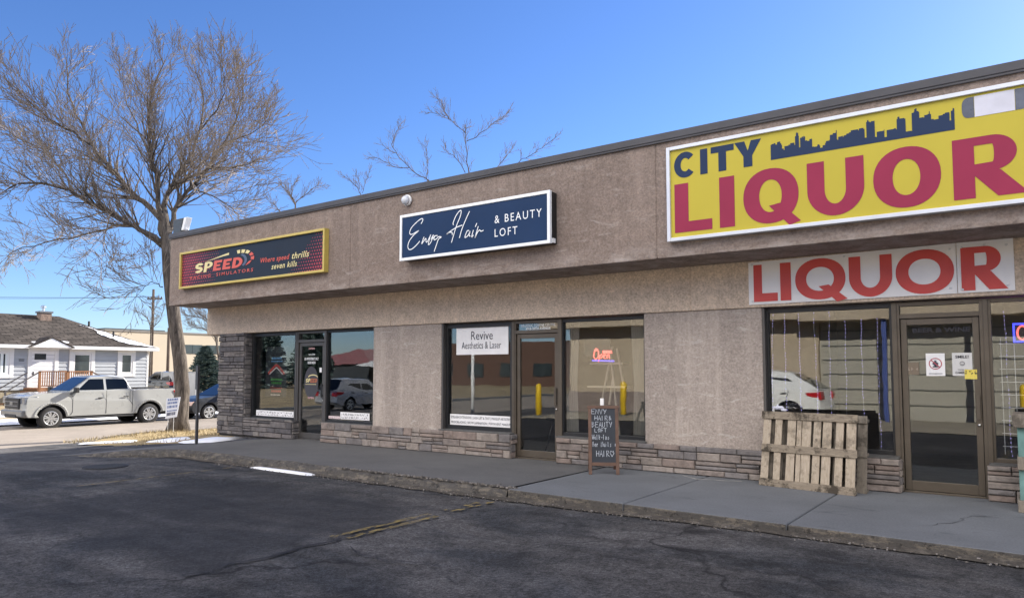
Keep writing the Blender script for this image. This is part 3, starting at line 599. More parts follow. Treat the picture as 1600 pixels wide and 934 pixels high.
mb.flat([q+[(-.47, 4.325), (-.47, 4.555)]], F, 0); mb.flat([[(-.466, 4.325), (-.10, 4.325), (-.10, 4.555), (-.466, 4.555)]], F, 1); mb.flat([[(-.096, 4.325), (.42, 4.325), (.55, 4.385), (.95, 4.395), (.95, 4.485), (.55, 4.495), (.42, 4.555), (-.096, 4.555)]], F, 0)
obj('bottle_print', mb, [M('bottle_grey', (.085, .095, .125), .3, .3, 5), M('bottle_label', (.60, .60, .68), .4, .1, 4)], t, recalc=False)
# --- white banner in two pieces
for nm, a, b, lab in (('banner', -3.33, -.775, 'long white banner with red letters LIQUO over the glass door'), ('banner', -.768, -.19, 'short white banner piece with a red letter R beside the LIQUO banner')):
    t = thing(nm, lab, 'banner', ((a+b)/2, 10.418, 2.48), group='liquor banners')
    mb = MB(); n = 24; V = []
    for i in range(n+1):
        x = a+(b-a)*i/n; w = .003*noise.noise(Vector((x*2, 3, 0)))
        V += [(x, 10.398+w, 2.478+.012*(x+3.33)/3.1), (x, 10.396+w, 2.80), (x, 10.398+w, 3.085+.03*(x+3.33)/3.1), (x, 10.417, 3.085+.03*(x+3.33)/3.1), (x, 10.417, 2.478+.012*(x+3.33)/3.1)]
    mb.add(V, [(i*5+k, (i+1)*5+k, (i+1)*5+(k+1) % 5, i*5+(k+1) % 5) for i in range(n) for k in range(5)]+[(0, 1, 2, 3, 4), tuple(n*5+k for k in range(5))]); obj('sheet', mb, M('banner_vinyl', (.78, .78, .80), .5, .05, 1.5), t)
    mb = MB()
    for ch, c, d, th in (('L', -3.257, -2.925, .118), ('I', -2.887, -2.742, .14), ('Q', -2.685, -2.04, .145), ('U', -1.997, -1.483, .142), ('O', -1.443, -.80, .145), ('R', -.727, -.262, .142)):
        if a < c < b:
            for i, q in enumerate(glyph(ch, c, d, 2.515 if ch in 'LIR' else 2.503, 3.043 if ch in 'LIUR' else 3.063, th, .118)): mb.flat(q, fxz(10.391-.0015*i))
    obj('lettering', mb, RED, t, recalc=False)
    for x, z in ((a+.05, 3.05), (b-.07, 3.04), (a+.05, 2.53), (b-.07, 2.56), ((a+b)/2, 3.06)): mb = MB(); mb.lathe([(.001, -.012), (.012, -.010), (.016, 0)], (x, 10.396, z), 'y', 10); obj('screw', mb, ALU, t)
# --- hair salon sign
t = thing('shop_sign', 'dark blue light box sign reading Envy Hair & Beauty Loft with a white border', 'sign', (-7.5, 9.42, 3.48))
mb = MB(); mb.box(-9.12, -5.96, 9.235, 9.419, 3.485, 4.285); obj('sign_box', mb, BLACK, t, bevel=.008)
mb = MB(); mb.box(-9.075, -6.005, 9.214, 9.236, 3.53, 4.24); obj('sign_face', mb, DNAVY, t)
mb = MB(); frame_box(mb, -9.13, -5.95, 3.475, 4.295, 9.20, 9.26, .05); obj('frame', mb, LETTER, t, bevel=.005)
SCR = [[(-8.625,4.087),(-8.582,4.147),(-8.605,4.177),(-8.692,4.149),(-8.839,4.058),(-8.894,3.976),(-8.874,3.93),(-8.807,3.934),(-8.675,3.976),(-8.807,3.901),(-8.903,3.813),(-8.936,3.729),(-8.908,3.666),(-8.834,3.669),(-8.731,3.724),(-8.651,3.787)],
 [(-8.55,3.851),(-8.607,3.733),(-8.557,3.777),(-8.507,3.82),(-8.502,3.76),(-8.47,3.762),(-8.393,3.872)], [(-8.4,3.867),(-8.448,3.706),(-8.384,3.748),(-8.329,3.865),(-8.385,3.791),(-8.342,3.797),(-8.3,3.846)],
 [(-8.237,3.839),(-8.3,3.835),(-8.314,3.773),(-8.257,3.788),(-8.215,3.815),(-8.152,3.803),(-8.215,3.773),(-8.256,3.692),(-8.312,3.57)], [(-7.879,3.977),(-7.886,4.02),(-7.819,4.137),(-7.739,4.205),(-7.712,4.186),(-7.738,4.096),(-7.818,3.949),(-7.924,3.684)],
 [(-7.533,4.168),(-7.618,4.029),(-7.697,3.883),(-7.749,3.744)], [(-7.905,3.813),(-7.912,3.856),(-7.967,3.862),(-8.028,3.842),(-7.967,3.872),(-7.818,3.928),(-7.684,3.954)], [(-7.538,3.845),(-7.584,3.839),(-7.629,3.741),(-7.563,3.765),(-7.518,3.832),(-7.537,3.762),(-7.511,3.749)],
 [(-7.446,3.844),(-7.485,3.731),(-7.446,3.762)], [(-7.375,3.949),(-7.407,3.891)], [(-7.343,3.894),(-7.413,3.708),(-7.368,3.785),(-7.317,3.83),(-7.291,3.806),(-7.233,3.815)]]
mb = MB()
for i, q in enumerate(SCR): mb.ribbon(q, .016, fxz(9.211-.0008*i))
obj('script_lettering', mb, LETTER, t, recalc=False)
def textpart(t, mat, *a, **k):
    mb = MB(); text(mb, *a, **k); return obj('lettering', mb, mat, t, recalc=False)
F = fxz(9.211); textpart(t, LETTER, '& BEAUTY', F, -7.013, -6.105, 3.965, .128, space=1.3); textpart(t, LETTER, 'LOFT', F, -7.013, -6.565, 3.745, .128, space=1.3)
mb = MB(); mb.box(-5.957, -5.935, 9.27, 9.34, 3.49, 3.56); obj('label_plate', mb, WHITE, t)
# --- racing simulator sign
t = thing('shop_sign', 'black and red SPEED racing sign box in a gold frame near the roof corner', 'sign', (-13.9, 9.42, 3.47))
mb = MB(); mb.box(-16.51, -11.33, 9.345, 9.419, 3.51, 4.30); obj('sign_face', mb, CHAR, t)
mb = MB(); frame_box(mb, -16.55, -11.29, 3.47, 4.34, 9.30, 9.418, .05); obj('frame', mb, GOLD, t, bevel=.005)
HALF = M('halftone_red', (.36, .028, .05), .45, .05, 3); mb = MB(); Y_ = 9.342
st = .075
for i in range(74):
    for j in range(12):
        x = -16.50+st*(i+.5*(j % 2)); z = 3.53+.066*j
        if x > -11.36 or z > 4.28: continue
        l = 1-((x+16.5)-.05*(z-3.5))/1.55-.0; l = l+.28*(z-3.9)*(1 if x < -15.4 else .4)
        r_ = ((x+12.55)/1.2)-(z-3.52)*.95
        s = max(l, r_)
        if s <= .06 or (s == r_ and x < -12.95): continue
        w = st*min(.49, .14+.42*s)
        if w > .007: mb.flat([[(x-w, z), (x, z-w*.92), (x+w, z), (x, z+w*.92)]], fxz(Y_))
o = obj('halftone_print', mb, HALF, t, recalc=False); o['kind'] = 'stuff'
F0 = 9.338; sh = lambda x, z: (x+.28*(z-3.90), F0, z+.01*(x+15)*0)
mb = MB(); mc = MB()
for ch, a, b, q in (('S', -15.93, -15.60, mb), ('P', -15.55, -15.22, mb), ('E', -15.17, -14.86, mc), ('E', -14.80, -14.49, mc), ('D', -14.43, -14.06, mc)):
    for g in glyph(ch, a, b, 3.80, 4.03, .12, .055): q.flat(g, sh)
def swoosh(mbx, pts, w0, w1):
    n = len(pts)
    for i in range(n-1):
        a, b = pts[i], pts[i+1]; wa = w0+(w1-w0)*i/(n-1); wb = w0+(w1-w0)*(i+1)/(n-1)
        mbx.add([(a[0], F0, a[1]-wa/2), (b[0], F0, b[1]-wb/2), (b[0], F0, b[1]+wb/2), (a[0], F0, a[1]+wa/2)], [(0, 1, 2, 3)])
ma = MB(); mr = MB()
swoosh(ma, [(-15.45, 4.045), (-15.1, 4.085), (-14.8, 4.12), (-14.57, 4.14)], .006, .05)
for a0, a1, q in ((104, 90, ma), (84, 68, ma), (62, 44, ma), (36, 16, mr), (8, -14, mr)):
    q.flat([arc(-14.15, 3.98, .52, .21, a0, a1, 5)+arc(-14.15, 3.98, .40, .135, a1, a0, 5)], fxz(F0))
mr.flat([[(-13.95, 3.82), (-13.84, 3.9), (-13.72, 3.93), (-13.78, 3.87)]], fxz(F0))
ORED = M('letter_orange_red', (.62, .10, .07), .5, 0)
obj('lettering', mb, CREAM, t, recalc=False); obj('lettering', mc, ORED, t, recalc=False); obj('gauge_print', ma, CREAM, t, recalc=False); obj('gauge_print', mr, ORED, t, recalc=False)
textpart(t, ORED, 'RACING  SIMULATORS', fxz(F0), -16.13, -13.66, 3.71, .075, shear=.1, space=1.4, bold=.01)
textpart(t, ORED, 'Where speed', fxz(F0), -13.40, -12.42, 3.865, .14, shear=.25, space=1.1, bold=.012); textpart(t, CREAM, 'thrills', fxz(F0), -12.34, -11.79, 3.885, .13, shear=.3, space=1.1, bold=.012); textpart(t, CREAM, 'seven kills', fxz(F0), -13.02, -12.17, 3.72, .12, shear=.3, space=1.1, bold=.012)
mb = MB(); mb.flat([arc(-14.25, 3.95, .36, .17, 60, -50, 12)+arc(-14.28, 3.95, .30, .135, -50, 60, 12)], fxz(F0+.001)); obj('swirl_print', mb, M('swirl_blue', (.07, .10, .17), .5, 0), t, recalc=False)
# --- wall lamp, roof floodlight
t = thing('wall_lamp', 'round white lamp on the wall band above the blue salon sign', 'lamp', (-9.13, 9.42, 4.58))
mb = MB(); mb.lathe([(.085, 0), (.10, -.02), (.10, -.05), (.085, -.06)], (-9.13, 9.419, 4.605), 'y', 20); obj('housing', mb, WHITE, t, smooth=True)
mb = MB(); mb.lathe([(.085, -.06), (.08, -.10), (.06, -.13), (.03, -.15), (.001, -.155)], (-9.13, 9.419, 4.60), 'y', 20); obj('lens', mb, M('lamp_lens', (.62, .64, .68), .25, .05), t, smooth=True)
t = thing('floodlight', 'dark floodlight with a bright sunlit edge on the left roof corner', 'floodlight', (-16.9, 9.6, 4.885))
mb = MB(); mb.prism([(-17.17, 4.90), (-16.84, 4.90), (-16.72, 5.24), (-17.17, 5.24)], 'y', 9.46, 9.62); obj('lamp_head', mb, M('floodlight_grey', (.045, .055, .065), .5, .15, 8), t, bevel=.01)
mb = MB(); mb.prism([(-16.80, 4.94), (-16.70, 4.94), (-16.56, 5.24), (-16.69, 5.24)], 'y', 9.46, 9.60); obj('sunlit_edge', mb, WHITE, t, bevel=.006)  # white piece stands in for the sunlit edge of the lamp head
mb = MB(); mb.tube([(-16.75, 9.54, 4.88), (-16.75, 9.54, 4.94), (-16.62, 9.54, 4.96)], .022, 8); obj('bracket', mb, ALU, t, smooth=True)
# ================================================================== NOTICES ON THE GLASS
YG = G-.008
def sheet(name, label, cat, x0, x1, z0, z1, mat, lines, group=None, tilt=0, y=None, ink=None):
    y = y or YG-.012; t = thing(name, label, cat, ((x0+x1)/2, y, z0), group=group)
    mb = MB(); n = 8; V = []
    for i in range(n+1):
        x = x0+(x1-x0)*i/n; w = .003*math.sin(i*1.9); dz = tilt*(x-x0)
        V += [(x, y+w-.0012, z0+dz), (x, y+w-.0012, z1+dz), (x, y+w+.0012, z1+dz), (x, y+w+.0012, z0+dz)]
    mb.add(V, [(i*4+k, (i+1)*4+k, (i+1)*4+(k+1) % 4, i*4+(k+1) % 4) for i in range(n) for k in range(4)]+[(0, 1, 2, 3), tuple(n*4+k for k in range(4))]); obj('sheet', mb, mat, t)
    f = lambda x, z: (x, y-.0055, z+tilt*(x-x0))
    for body, a, b, zc, h, kw in lines: textpart(t, ink or INK, body, f, a, b, zc, h, **kw)
    return t
INKG = M('ink_grey', (.06, .065, .09), .8, 0)
t = sheet('poster', 'white paper sign reading Revive Aesthetics & Laser in the salon window', 'poster', *(lambda a, b: (a.x, b.x, b.z, a.z))(at(714, 512, y=YG), at(795, 553, y=YG)), PAPER, [('Revive', -8.60, -8.09, 2.19, .16, {}), ('Aesthetics & Laser', -8.83, -7.90, 2.01, .13, {})], ink=INKG)
x0, x1 = at(704, 660, y=YG).x, -7.665
sheet('paper_strip', 'white paper strip with two lines of services low in the salon window', 'paper strip', x0, x1, .50, .72, PAPER, [('EYELASH EXTENSIONS | LASH LIFT & TINT | MAKEUP ARTISTRY', x0+.03, x1-.03, .658, .06, {}), ('MICROBLADING | BROW LAMINATION | PERMANENT MAKEUP', x0+.03, x1-.03, .565, .06, {})], ink=INKG)
sheet('paper_strip', 'torn white paper strip with faint lettering low in the racing shop left window', 'paper strip', -15.22, -13.80, .47, .60, PAPER, [('TORN RACING SEATS | CALL TO BOOK YOUR LANE', -15.1, -13.9, .565, .04, {}), ('APPOINTMENT BOOKINGS | ONLINE', -15.0, -13.95, .50, .04, {})][:0], ink=INKG)
def scrawl(t, x0, x1, z, h, y, mat, seed):
    random.seed(seed); mb = MB(); x = x0
    while x < x1:
        w = random.uniform(.02, .05)
        for k in range(random.choice((2, 3))):
            a, b = (x+random.uniform(0, w), z+random.choice((0, h/2, h))), (x+random.uniform(0, w), z+random.choice((0, h/2, h)))
            if a != b: mb.ribbon([a, b], .009, fxz(y-.0005*k), smooth=False)
        x += w+random.choice((.012, .012, .03))
    obj('lettering', mb, mat, t, recalc=False)
ts = [o for o in COL.objects if o.name.startswith('paper_strip')]
scrawl(ts[-1], -15.15, -13.85, .545, .035, YG-.018, INKG, 1); scrawl(ts[-1], -15.15, -13.85, .485, .035, YG-.018, INKG, 2)
t = sheet('paper_strip', 'torn white paper strip with faint lettering low in the racing shop right window', 'paper strip', -12.22, -11.32, .50, .65, PAPER, []); scrawl(t, -12.18, -11.36, .585, .04, YG-.018, INKG, 3); scrawl(t, -12.18, -11.36, .52, .04, YG-.018, INKG, 4)
t = sheet('paper_strip', 'small pinkish paper strip at the left end of the racing shop right window', 'paper strip', -12.60, -12.24, .50, .555, M('pinkish_paper', (.75, .62, .63), .7, .1, 8), []); scrawl(t, -12.58, -12.28, .515, .025, YG-.018, INKG, 5)
# liquor door papers
f = lambda u, v: at(u, v, y=YG-.03)
a, b = f(1446, 552), f(1477, 587)
t = sheet('notice', 'white notice with a red crossed circle on the liquor door', 'notice', a.x, b.x, b.z, a.z, PAPER, [])
cx, cz = (a.x+b.x)/2, (a.z+b.z)/2+.012; mb = MB(); mb.flat([arc(cx, cz, .072, .072, 0, 351, 39), arc(cx, cz, .062, .062, 0, 351, 39)], fxz(YG-.0185)); mb.ribbon([(cx-.05, cz+.048), (cx+.05, cz-.048)], .012, fxz(YG-.019), smooth=False); obj('ban_ring', mb, M('ban_red', (.40, .06, .09), .6, 0), t, recalc=False)
mb = MB(); mb.flat([arc(cx, cz, .035, .026, 0, 351, 24, 1.4)], fxz(YG-.018)); mb.box(cx-.012, cx+.012, YG-.0182, YG-.0178, cz-.045, cz+.04); mb.box(cx-.03, cx+.03, YG-.0182, YG-.0178, cz-.045, cz-.03); mb.box(a.x+.03, b.x-.03, YG-.0182, YG-.0178, b.z+.025, b.z+.032); obj('figure_print', mb, INKG, t, recalc=False)
a, b = f(1487, 551), f(1520, 587)
cx = (a.x+b.x)/2; w = b.x-a.x
t = sheet('notice', 'grey bordered notice headed SMILE! on the liquor door', 'notice', a.x, b.x, b.z, a.z, M('notice_paper', (.62, .62, .62), .7, .05), [('SMILE!', cx-w*.33, cx+w*.33, a.z-.05, .036, dict(bold=.02)), ("YOU'RE ON", cx-w*.24, cx+w*.24, b.z+.075, .02, {}), ('CAMERA', cx-w*.36, cx+w*.2, b.z+.04, .026, dict(bold=.02))])
mb = MB(); mb.flat([arc(cx, (a.z+b.z)/2+.01, .026, .026, 0, 351, 24), arc(cx, (a.z+b.z)/2+.01, .021, .021, 0, 351, 24)], fxz(YG-.0182)); mb.ribbon(arc(cx, (a.z+b.z)/2+.01, .013, .012, 200, 340, 6), .004, fxz(YG-.0183)); obj('face_print', mb, INK, t, recalc=False)
a, b = f(1507, 577), f(1527, 592)
t = sheet('sticky_note', 'small yellow handwritten note stuck by the liquor door handle', 'note', a.x, b.x, b.z, a.z, M('note_yellow', (.75, .62, .12), .7, .05), [], y=YG-.026); scrawl(t, a.x+.01, b.x-.02, a.z-.03, .016, YG-.031, INK, 7); scrawl(t, a.x+.01, b.x-.02, a.z-.055, .016, YG-.031, INK, 8)
a, b = f(1414, 566), f(1436, 585); t = sheet('notice', 'faded tan card at the left edge of the liquor door glass', 'notice', a.x, b.x, b.z, a.z, M('tan_card', (.20, .16, .12), .8, .1), []); scrawl(t, a.x+.02, b.x-.02, (a.z+b.z)/2-.02, .03, YG-.018, M('faded_ink', (.35, .3, .25), .8, 0), 9)
# lettering on panes (vinyl)
def vinyl(parent, mat, items):
    for body, a, b, zc, h, kw in items: mb = MB(); text(mb, body, fxz(YG-.003), a, b, zc, h, **kw); obj('window_lettering', mb, mat, parent, recalc=False)
vinyl(d2, LETTER, [('50 LEDUC TOWNE CENTRE', -7.46, -6.74, 2.335, .042, {}), ('4916 50TH AVENUE', -7.36, -6.84, 2.278, .046, dict(bold=.02))])
vinyl(d1, LETTER, [('WELCOME', -13.33, -13.10, 1.895, .035, {}), ('BY APPOINTMENT ONLY', -13.46, -12.98, 1.80, .06, dict(bold=.02)), ('BOOK NOW', -13.35, -13.08, 1.715, .06, dict(bold=.02))])
vinyl(d1, M('vinyl_pale_red', (.6, .35, .36), .6, 0), [('HOURS', -13.33, -13.12, 2.03, .035, dict(bold=.03)), ('SCAN', -13.33, -13.12, .92, .04, dict(bold=.03)), ('TO BOOK', -13.33, -13.12, .86, .03, {})][:0] or [('OPEN', -13.33, -13.12, 2.03, .04, dict(bold=.03)), ('OPEN', -13.33, -13.12, .93, .04, dict(bold=.03))])
vinyl(d3, INK, [('BEER & WINE', -1.30, -.42-.25, 2.055, .06, dict(bold=.03))])
mb = MB(); mb.flat([arc(-13.22, 1.27, .24, .36, 0, 351, 36)], fxz(YG-.002)); o = obj('window_decal', mb, M('decal_grey', (.045, .045, .055), .6, .1), d1, recalc=False)
mb = MB(); sh2 = lambda x, z: (x+.28*(z-1.3), YG-.004, z)
for k, (ch, a, b) in enumerate((('S', -13.41, -13.34), ('P', -13.33, -13.26), ('E', -13.25, -13.18), ('E', -13.17, -13.10), ('D', -13.09, -13.02))):
    for g in glyph(ch, a, b, 1.27, 1.36, .026, .022): mb.flat(g, sh2, 0 if k < 2 else 1)
mb.ribbon(arc(-13.16, 1.37, .17, .07, 160, 20, 8), .022, fxz(YG-.004)); mb.box(-13.42, -13.05, YG-.0045, YG-.004, 1.225, 1.235); obj('decal_print', mb, [CREAM, M('decal_orange', (.4, .12, .05), .6, 0)], o, recalc=False)
sheet('paper_tag', 'small white paper tag on the racing shop door by the handle', 'tag', -12.90, -12.83, 1.50, 1.60, PAPER, [], y=G-.045)
t = thing('poster', 'dark poster with red figure and coloured lines in the racing shop left window', 'poster', (-14.55, G+.03, .95))
mb = MB(); mb.box(-14.95, -14.15, G+.03, G+.034, .92, 2.1); obj('sheet', mb, M('poster_black', (.02, .021, .026), .6, .2, 3), t)
mb = MB()
yy = fxz(G+.028)
for k, (a, b, zz_, h, m) in enumerate(((-14.72, -14.40, 1.80, .05, 0), (-14.74, -14.36, 1.74, .03, 0), (-14.75, -14.35, 1.30, .05, 1), (-14.72, -14.38, 1.22, .05, 1), (-14.75, -14.33, 1.12, .02, 2), (-14.72, -14.40, 1.03, .05, 2), (-14.74, -14.38, .96, .02, 3))):
    random.seed(k); x = a
    while x < b: w = random.uniform(.02, .06); mb.flat([[(x, zz_), (x+w, zz_), (x+w, zz_+h), (x, zz_+h)]], yy, m); x += w+.012
mb.ribbon([(-14.85, 1.46), (-14.66, 1.60), (-14.54, 1.66), (-14.42, 1.60), (-14.24, 1.46)], .06, yy, 2); mb.ribbon([(-14.80, 1.45), (-14.62, 1.56), (-14.54, 1.60), (-14.46, 1.56), (-14.30, 1.45)], .03, fxz(G+.0275), 3)
obj('poster_print', mb, [M('print_blue', (.15, .35, .6), .6, 0), M('print_green', (.06, .28, .05), .6, 0), M('print_red', (.5, .06, .05), .6, 0), M('print_pale', (.65, .6, .58), .6, 0)], t, recalc=False)
# neon signs
def emis(name, c, s):
    m, nt, p, N, L = nmat(name); p.inputs['Base Color'].default_value = (*mul(c, .5), 1); p.inputs['Emission Color'].default_value = (*c, 1); p.inputs['Emission Strength'].default_value = s; return m
NR = emis('neon_red', (1, .16, .13), 1.0); NB = emis('neon_blue', (.16, .12, .9), .8)
t = thing('neon_sign', 'red script neon Open sign with a blue underline in the salon window', 'neon sign', (-6.05, 10.8, 1.75))
g3 = lambda u, v: at(u, v, y=10.80); T3 = lambda X, Y: (870+X/4.447, 490+Y/4.447)
def neon(t, nm, strokes, r, m, Tf=T3, y=10.8):
    mb = MB()
    for s in strokes: mb.tube([at(*Tf(*p), y=y) for p in s], r, 5)
    obj(nm, mb, m, t, smooth=True)
neon(t, 'neon_tube', [[(285, 245), (262, 262), (255, 295), (268, 318), (288, 300), (290, 262), (272, 242), (262, 255)], [(300, 285), (290, 335)], [(298, 295), (312, 280), (318, 295), (304, 310)], [(324, 298), (340, 285), (330, 278), (322, 300), (336, 312)], [(348, 312), (350, 285), (362, 282), (366, 312)]], .011, NR)
neon(t, 'neon_bar', [[(320, 260), (380, 260)], [(320, 270), (384, 270)]], .014, NR); neon(t, 'neon_underline', [[(246, 324), (398, 328)]], .014, NB)
mb = MB(); mb.box(-6.3, -5.8, 10.82, 10.83, 1.80, 2.08); obj('backing', mb, M('clear_acrylic', (.06, .06, .06), .3, 0), t)
t = thing('neon_sign', 'red and blue neon OPEN sign at the right edge in the liquor window', 'neon sign', (.1, 10.9, 1.9))
g4 = at(1582, 505, y=10.85); h4 = at(1582, 535, y=10.85)
mb = MB(); x0, z1, z0 = g4.x, g4.z, h4.z; frame_box(mb, x0, x0+.62, z0, z1, 10.84, 10.86, .02); obj('neon_border', mb, emis('neon_border_blue', (.05, .06, 1), 1.6), t)
mb = MB()
for k, ch in enumerate('OPEN'):
    a = x0+.045+k*.14; h = z1-z0-.07; zz_ = z0+.035
    P_ = {'O': [arc(a+.05, zz_+h/2, .05, h/2, 0, 360, 16)], 'P': [[(a, zz_), (a, zz_+h), (a+.09, zz_+h), (a+.09, zz_+h/2), (a, zz_+h/2)]], 'E': [[(a+.09, zz_), (a, zz_), (a, zz_+h), (a+.09, zz_+h)], [(a, zz_+h/2), (a+.07, zz_+h/2)]], 'N': [[(a, zz_), (a, zz_+h), (a+.09, zz_), (a+.09, zz_+h)]]}[ch]
    for q in P_: mb.tube([(x, 10.85, z) for x, z in q], .012, 5)
obj('neon_tube', mb, NR, t, smooth=True)
mb = MB(); mb.box(x0+.01, x0+.61, 10.865, 10.88, z0+.01, z1-.01); obj('backing', mb, BLACK, t)
# strings of small lights hanging in the liquor windows
LED = emis('string_light_bulb', (.45, .38, 1), .45); WIRE = M('light_wire', (.35, .36, .40), .6, 0)
for u0, u1, v0, v1 in ((1207, 1207, 492, 640), (1225, 1229, 487, 640), (1248, 1252, 486, 645), (1271, 1279, 484, 650), (1295, 1299, 483, 655), (1320, 1325, 502, 705), (1345, 1350, 500, 660), (1370, 1377, 498, 703), (1569, 1581, 487, 712)):
    a, b = at(u0, v0, y=10.72), at(u1, v1, y=10.72)
    t = thing('string_light', 'thin vertical string of tiny lights hanging inside the liquor window', 'string light', a, group='light strings in the liquor window')
    n = 12; pts = [a.lerp(b, i/n)+Vector((.006*math.sin(i*1.3+u0), .004*math.cos(i*2.1), 0)) for i in range(n+1)]
    mb = MB(); mb.tube(pts, .0035, 4); obj('wire', mb, WIRE, t)
    mb = MB(); random.seed(int(u0))
    for i in range(34):
        q = i/33*n; k = min(int(q), n-1); p = pts[k].lerp(pts[k+1], q-k)
        if random.random() < .8: mb.obox(Matrix.Translation(p+Vector((random.gauss(0, .003), -.004, 0))), .004, .004, .006)
    o = obj('bulbs', mb, LED, t); o['kind'] = 'stuff'
# things inside the salon
t = thing('shelf_rack', 'pale ladder shelf rack with two boards behind the salon window', 'shelf', (-6.0, 11.6, 0.02))
PALEW = M('pale_wood', (.62, .56, .46), .6, .1, 4); YS = 11.3
for s in ([(957, 542), (938, 640)], [(953, 542), (968, 680)], [(964, 544), (974, 600)], [(958, 590), (952, 632)]):
    mb = MB(); mb.bar(at(*s[0], y=YS), at(*s[1], y=YS), .03, .03); obj('rail', mb, PALEW, t)
for a, b, v in ((928, 979, 568), (924, 983, 603.5)):
    p, q = at(a, v, y=YS), at(b, v, y=YS); mb = MB(); mb.box(p.x, q.x, YS-.15, YS+.15, p.z-.014, p.z+.014); obj('shelf_board', mb, PALEW, t)
for k, (a, b) in enumerate(((884, 905), (985, 1006))):
    p, q = at(a, 508, y=10.78), at(b, 508, y=10.78); lab = ('sheer pale curtain hanging at the left side of the salon window', 'sheer pale curtain hanging at the right side of the salon window')[k]
    mb = MB(); V = []
    for i in range(41):
        x = p.x+(q.x-p.x)*i/40
        for z, pinch in ((2.38, 1), (1.3, .8), (.5, .9)):
            xx = x if pinch == 1 else (p.x if k == 0 else q.x)+(x-(p.x if k == 0 else q.x))*pinch; V.append((xx, 10.79+.025*math.sin(i*.95), z))
    mb.add(V, [(i*3+j, i*3+j+3, i*3+j+4, i*3+j+1) for i in range(40) for j in (0, 1)]); tag(obj('curtain', mb, M('sheer_curtain', (.42, .40, .36), .9, .05), smooth=True, recalc=False), lab, 'curtain')
t = thing('chair', 'dark stool seen through the glass salon door', 'chair', (-7.2, 11.5, .02))
mb = MB(); mb.lathe([(.05, .02), (.23, .0), (.25, .05), (.23, .11), (.02, .12)], (-7.25, 11.5, .62), 'z', 20); obj('seat', mb, BLACK, t, smooth=True)
for k in range(4):
    c, s = math.cos(k*1.57+.6), math.sin(k*1.57+.6); mb = MB(); mb.tube([(-7.25+.10*c, 11.5+.10*s, .63), (-7.25+.26*c, 11.5+.26*s, .02)], .016, 6); obj('leg', mb, M('stool_leg', (.06, .06, .06), .4, 0, metal=.6), t, smooth=True)
# ================================================================== ON THE WALK
# chalkboard A-frame
t = thing('sandwich_board', 'wooden A-frame chalkboard with white handwriting standing outside the salon window', 'chalkboard', (-5.45, 9.75, 0), R(0))
WOODB = M('brown_frame_wood', (.115, .062, .042), .6, .25, 7, .2, 40); BOARD = M('chalkboard', (.012, .018, .030), .55, .35, 3)
A, B_ = at(921, 741, z=0), at(967, 741.5, z=0); A2, B2 = at(915.5, 637, d=(A-EYE).dot(FW)*1.025), at(966, 637.5, d=(B_-EYE).dot(FW)*1.025)
ex = (B_-A).normalized(); hz_ = 1.0; back = Vector((-ex.y, ex.x, 0)); Wd = (B_-A).length+.02; lean = Vector((0, 0, 1))*.985+back*.17; lean.normalize(); nrm = ex.cross(lean).normalized()
O_ = A-ex*.01
def bp(x, z, d=0): return O_+ex*x+lean*z+nrm*d          # board plane: x across, z up, d out to the front
def bbox(mb, x0, x1, z0, z1, d0, d1, m=0):
    vs = [bp(x, z, d) for x in (x0, x1) for d in (d0, d1) for z in (z0, z1)]; mb.add(vs, [(0,1,3,2), (4,6,7,5), (0,4,5,1), (2,3,7,6), (0,2,6,4), (1,5,7,3)], m)
for x in (0, Wd-.05):
    mb = MB(); bbox(mb, x, x+.05, 0, .98, -.012, .012); obj('leg', mb, WOODB, t, bevel=.004)
mb = MB(); bbox(mb, .05, Wd-.05, .13, .18, -.010, .010); obj('rail', mb, WOODB, t, bevel=.004); mb = MB(); bbox(mb, -.01, Wd+.01, .98, 1.025, -.018, .016); obj('rail', mb, WOODB, t, bevel=.004)
mb = MB(); bbox(mb, .045, Wd-.045, .18, .98, -.006, .004); pnl = obj('board', mb, BOARD, t)
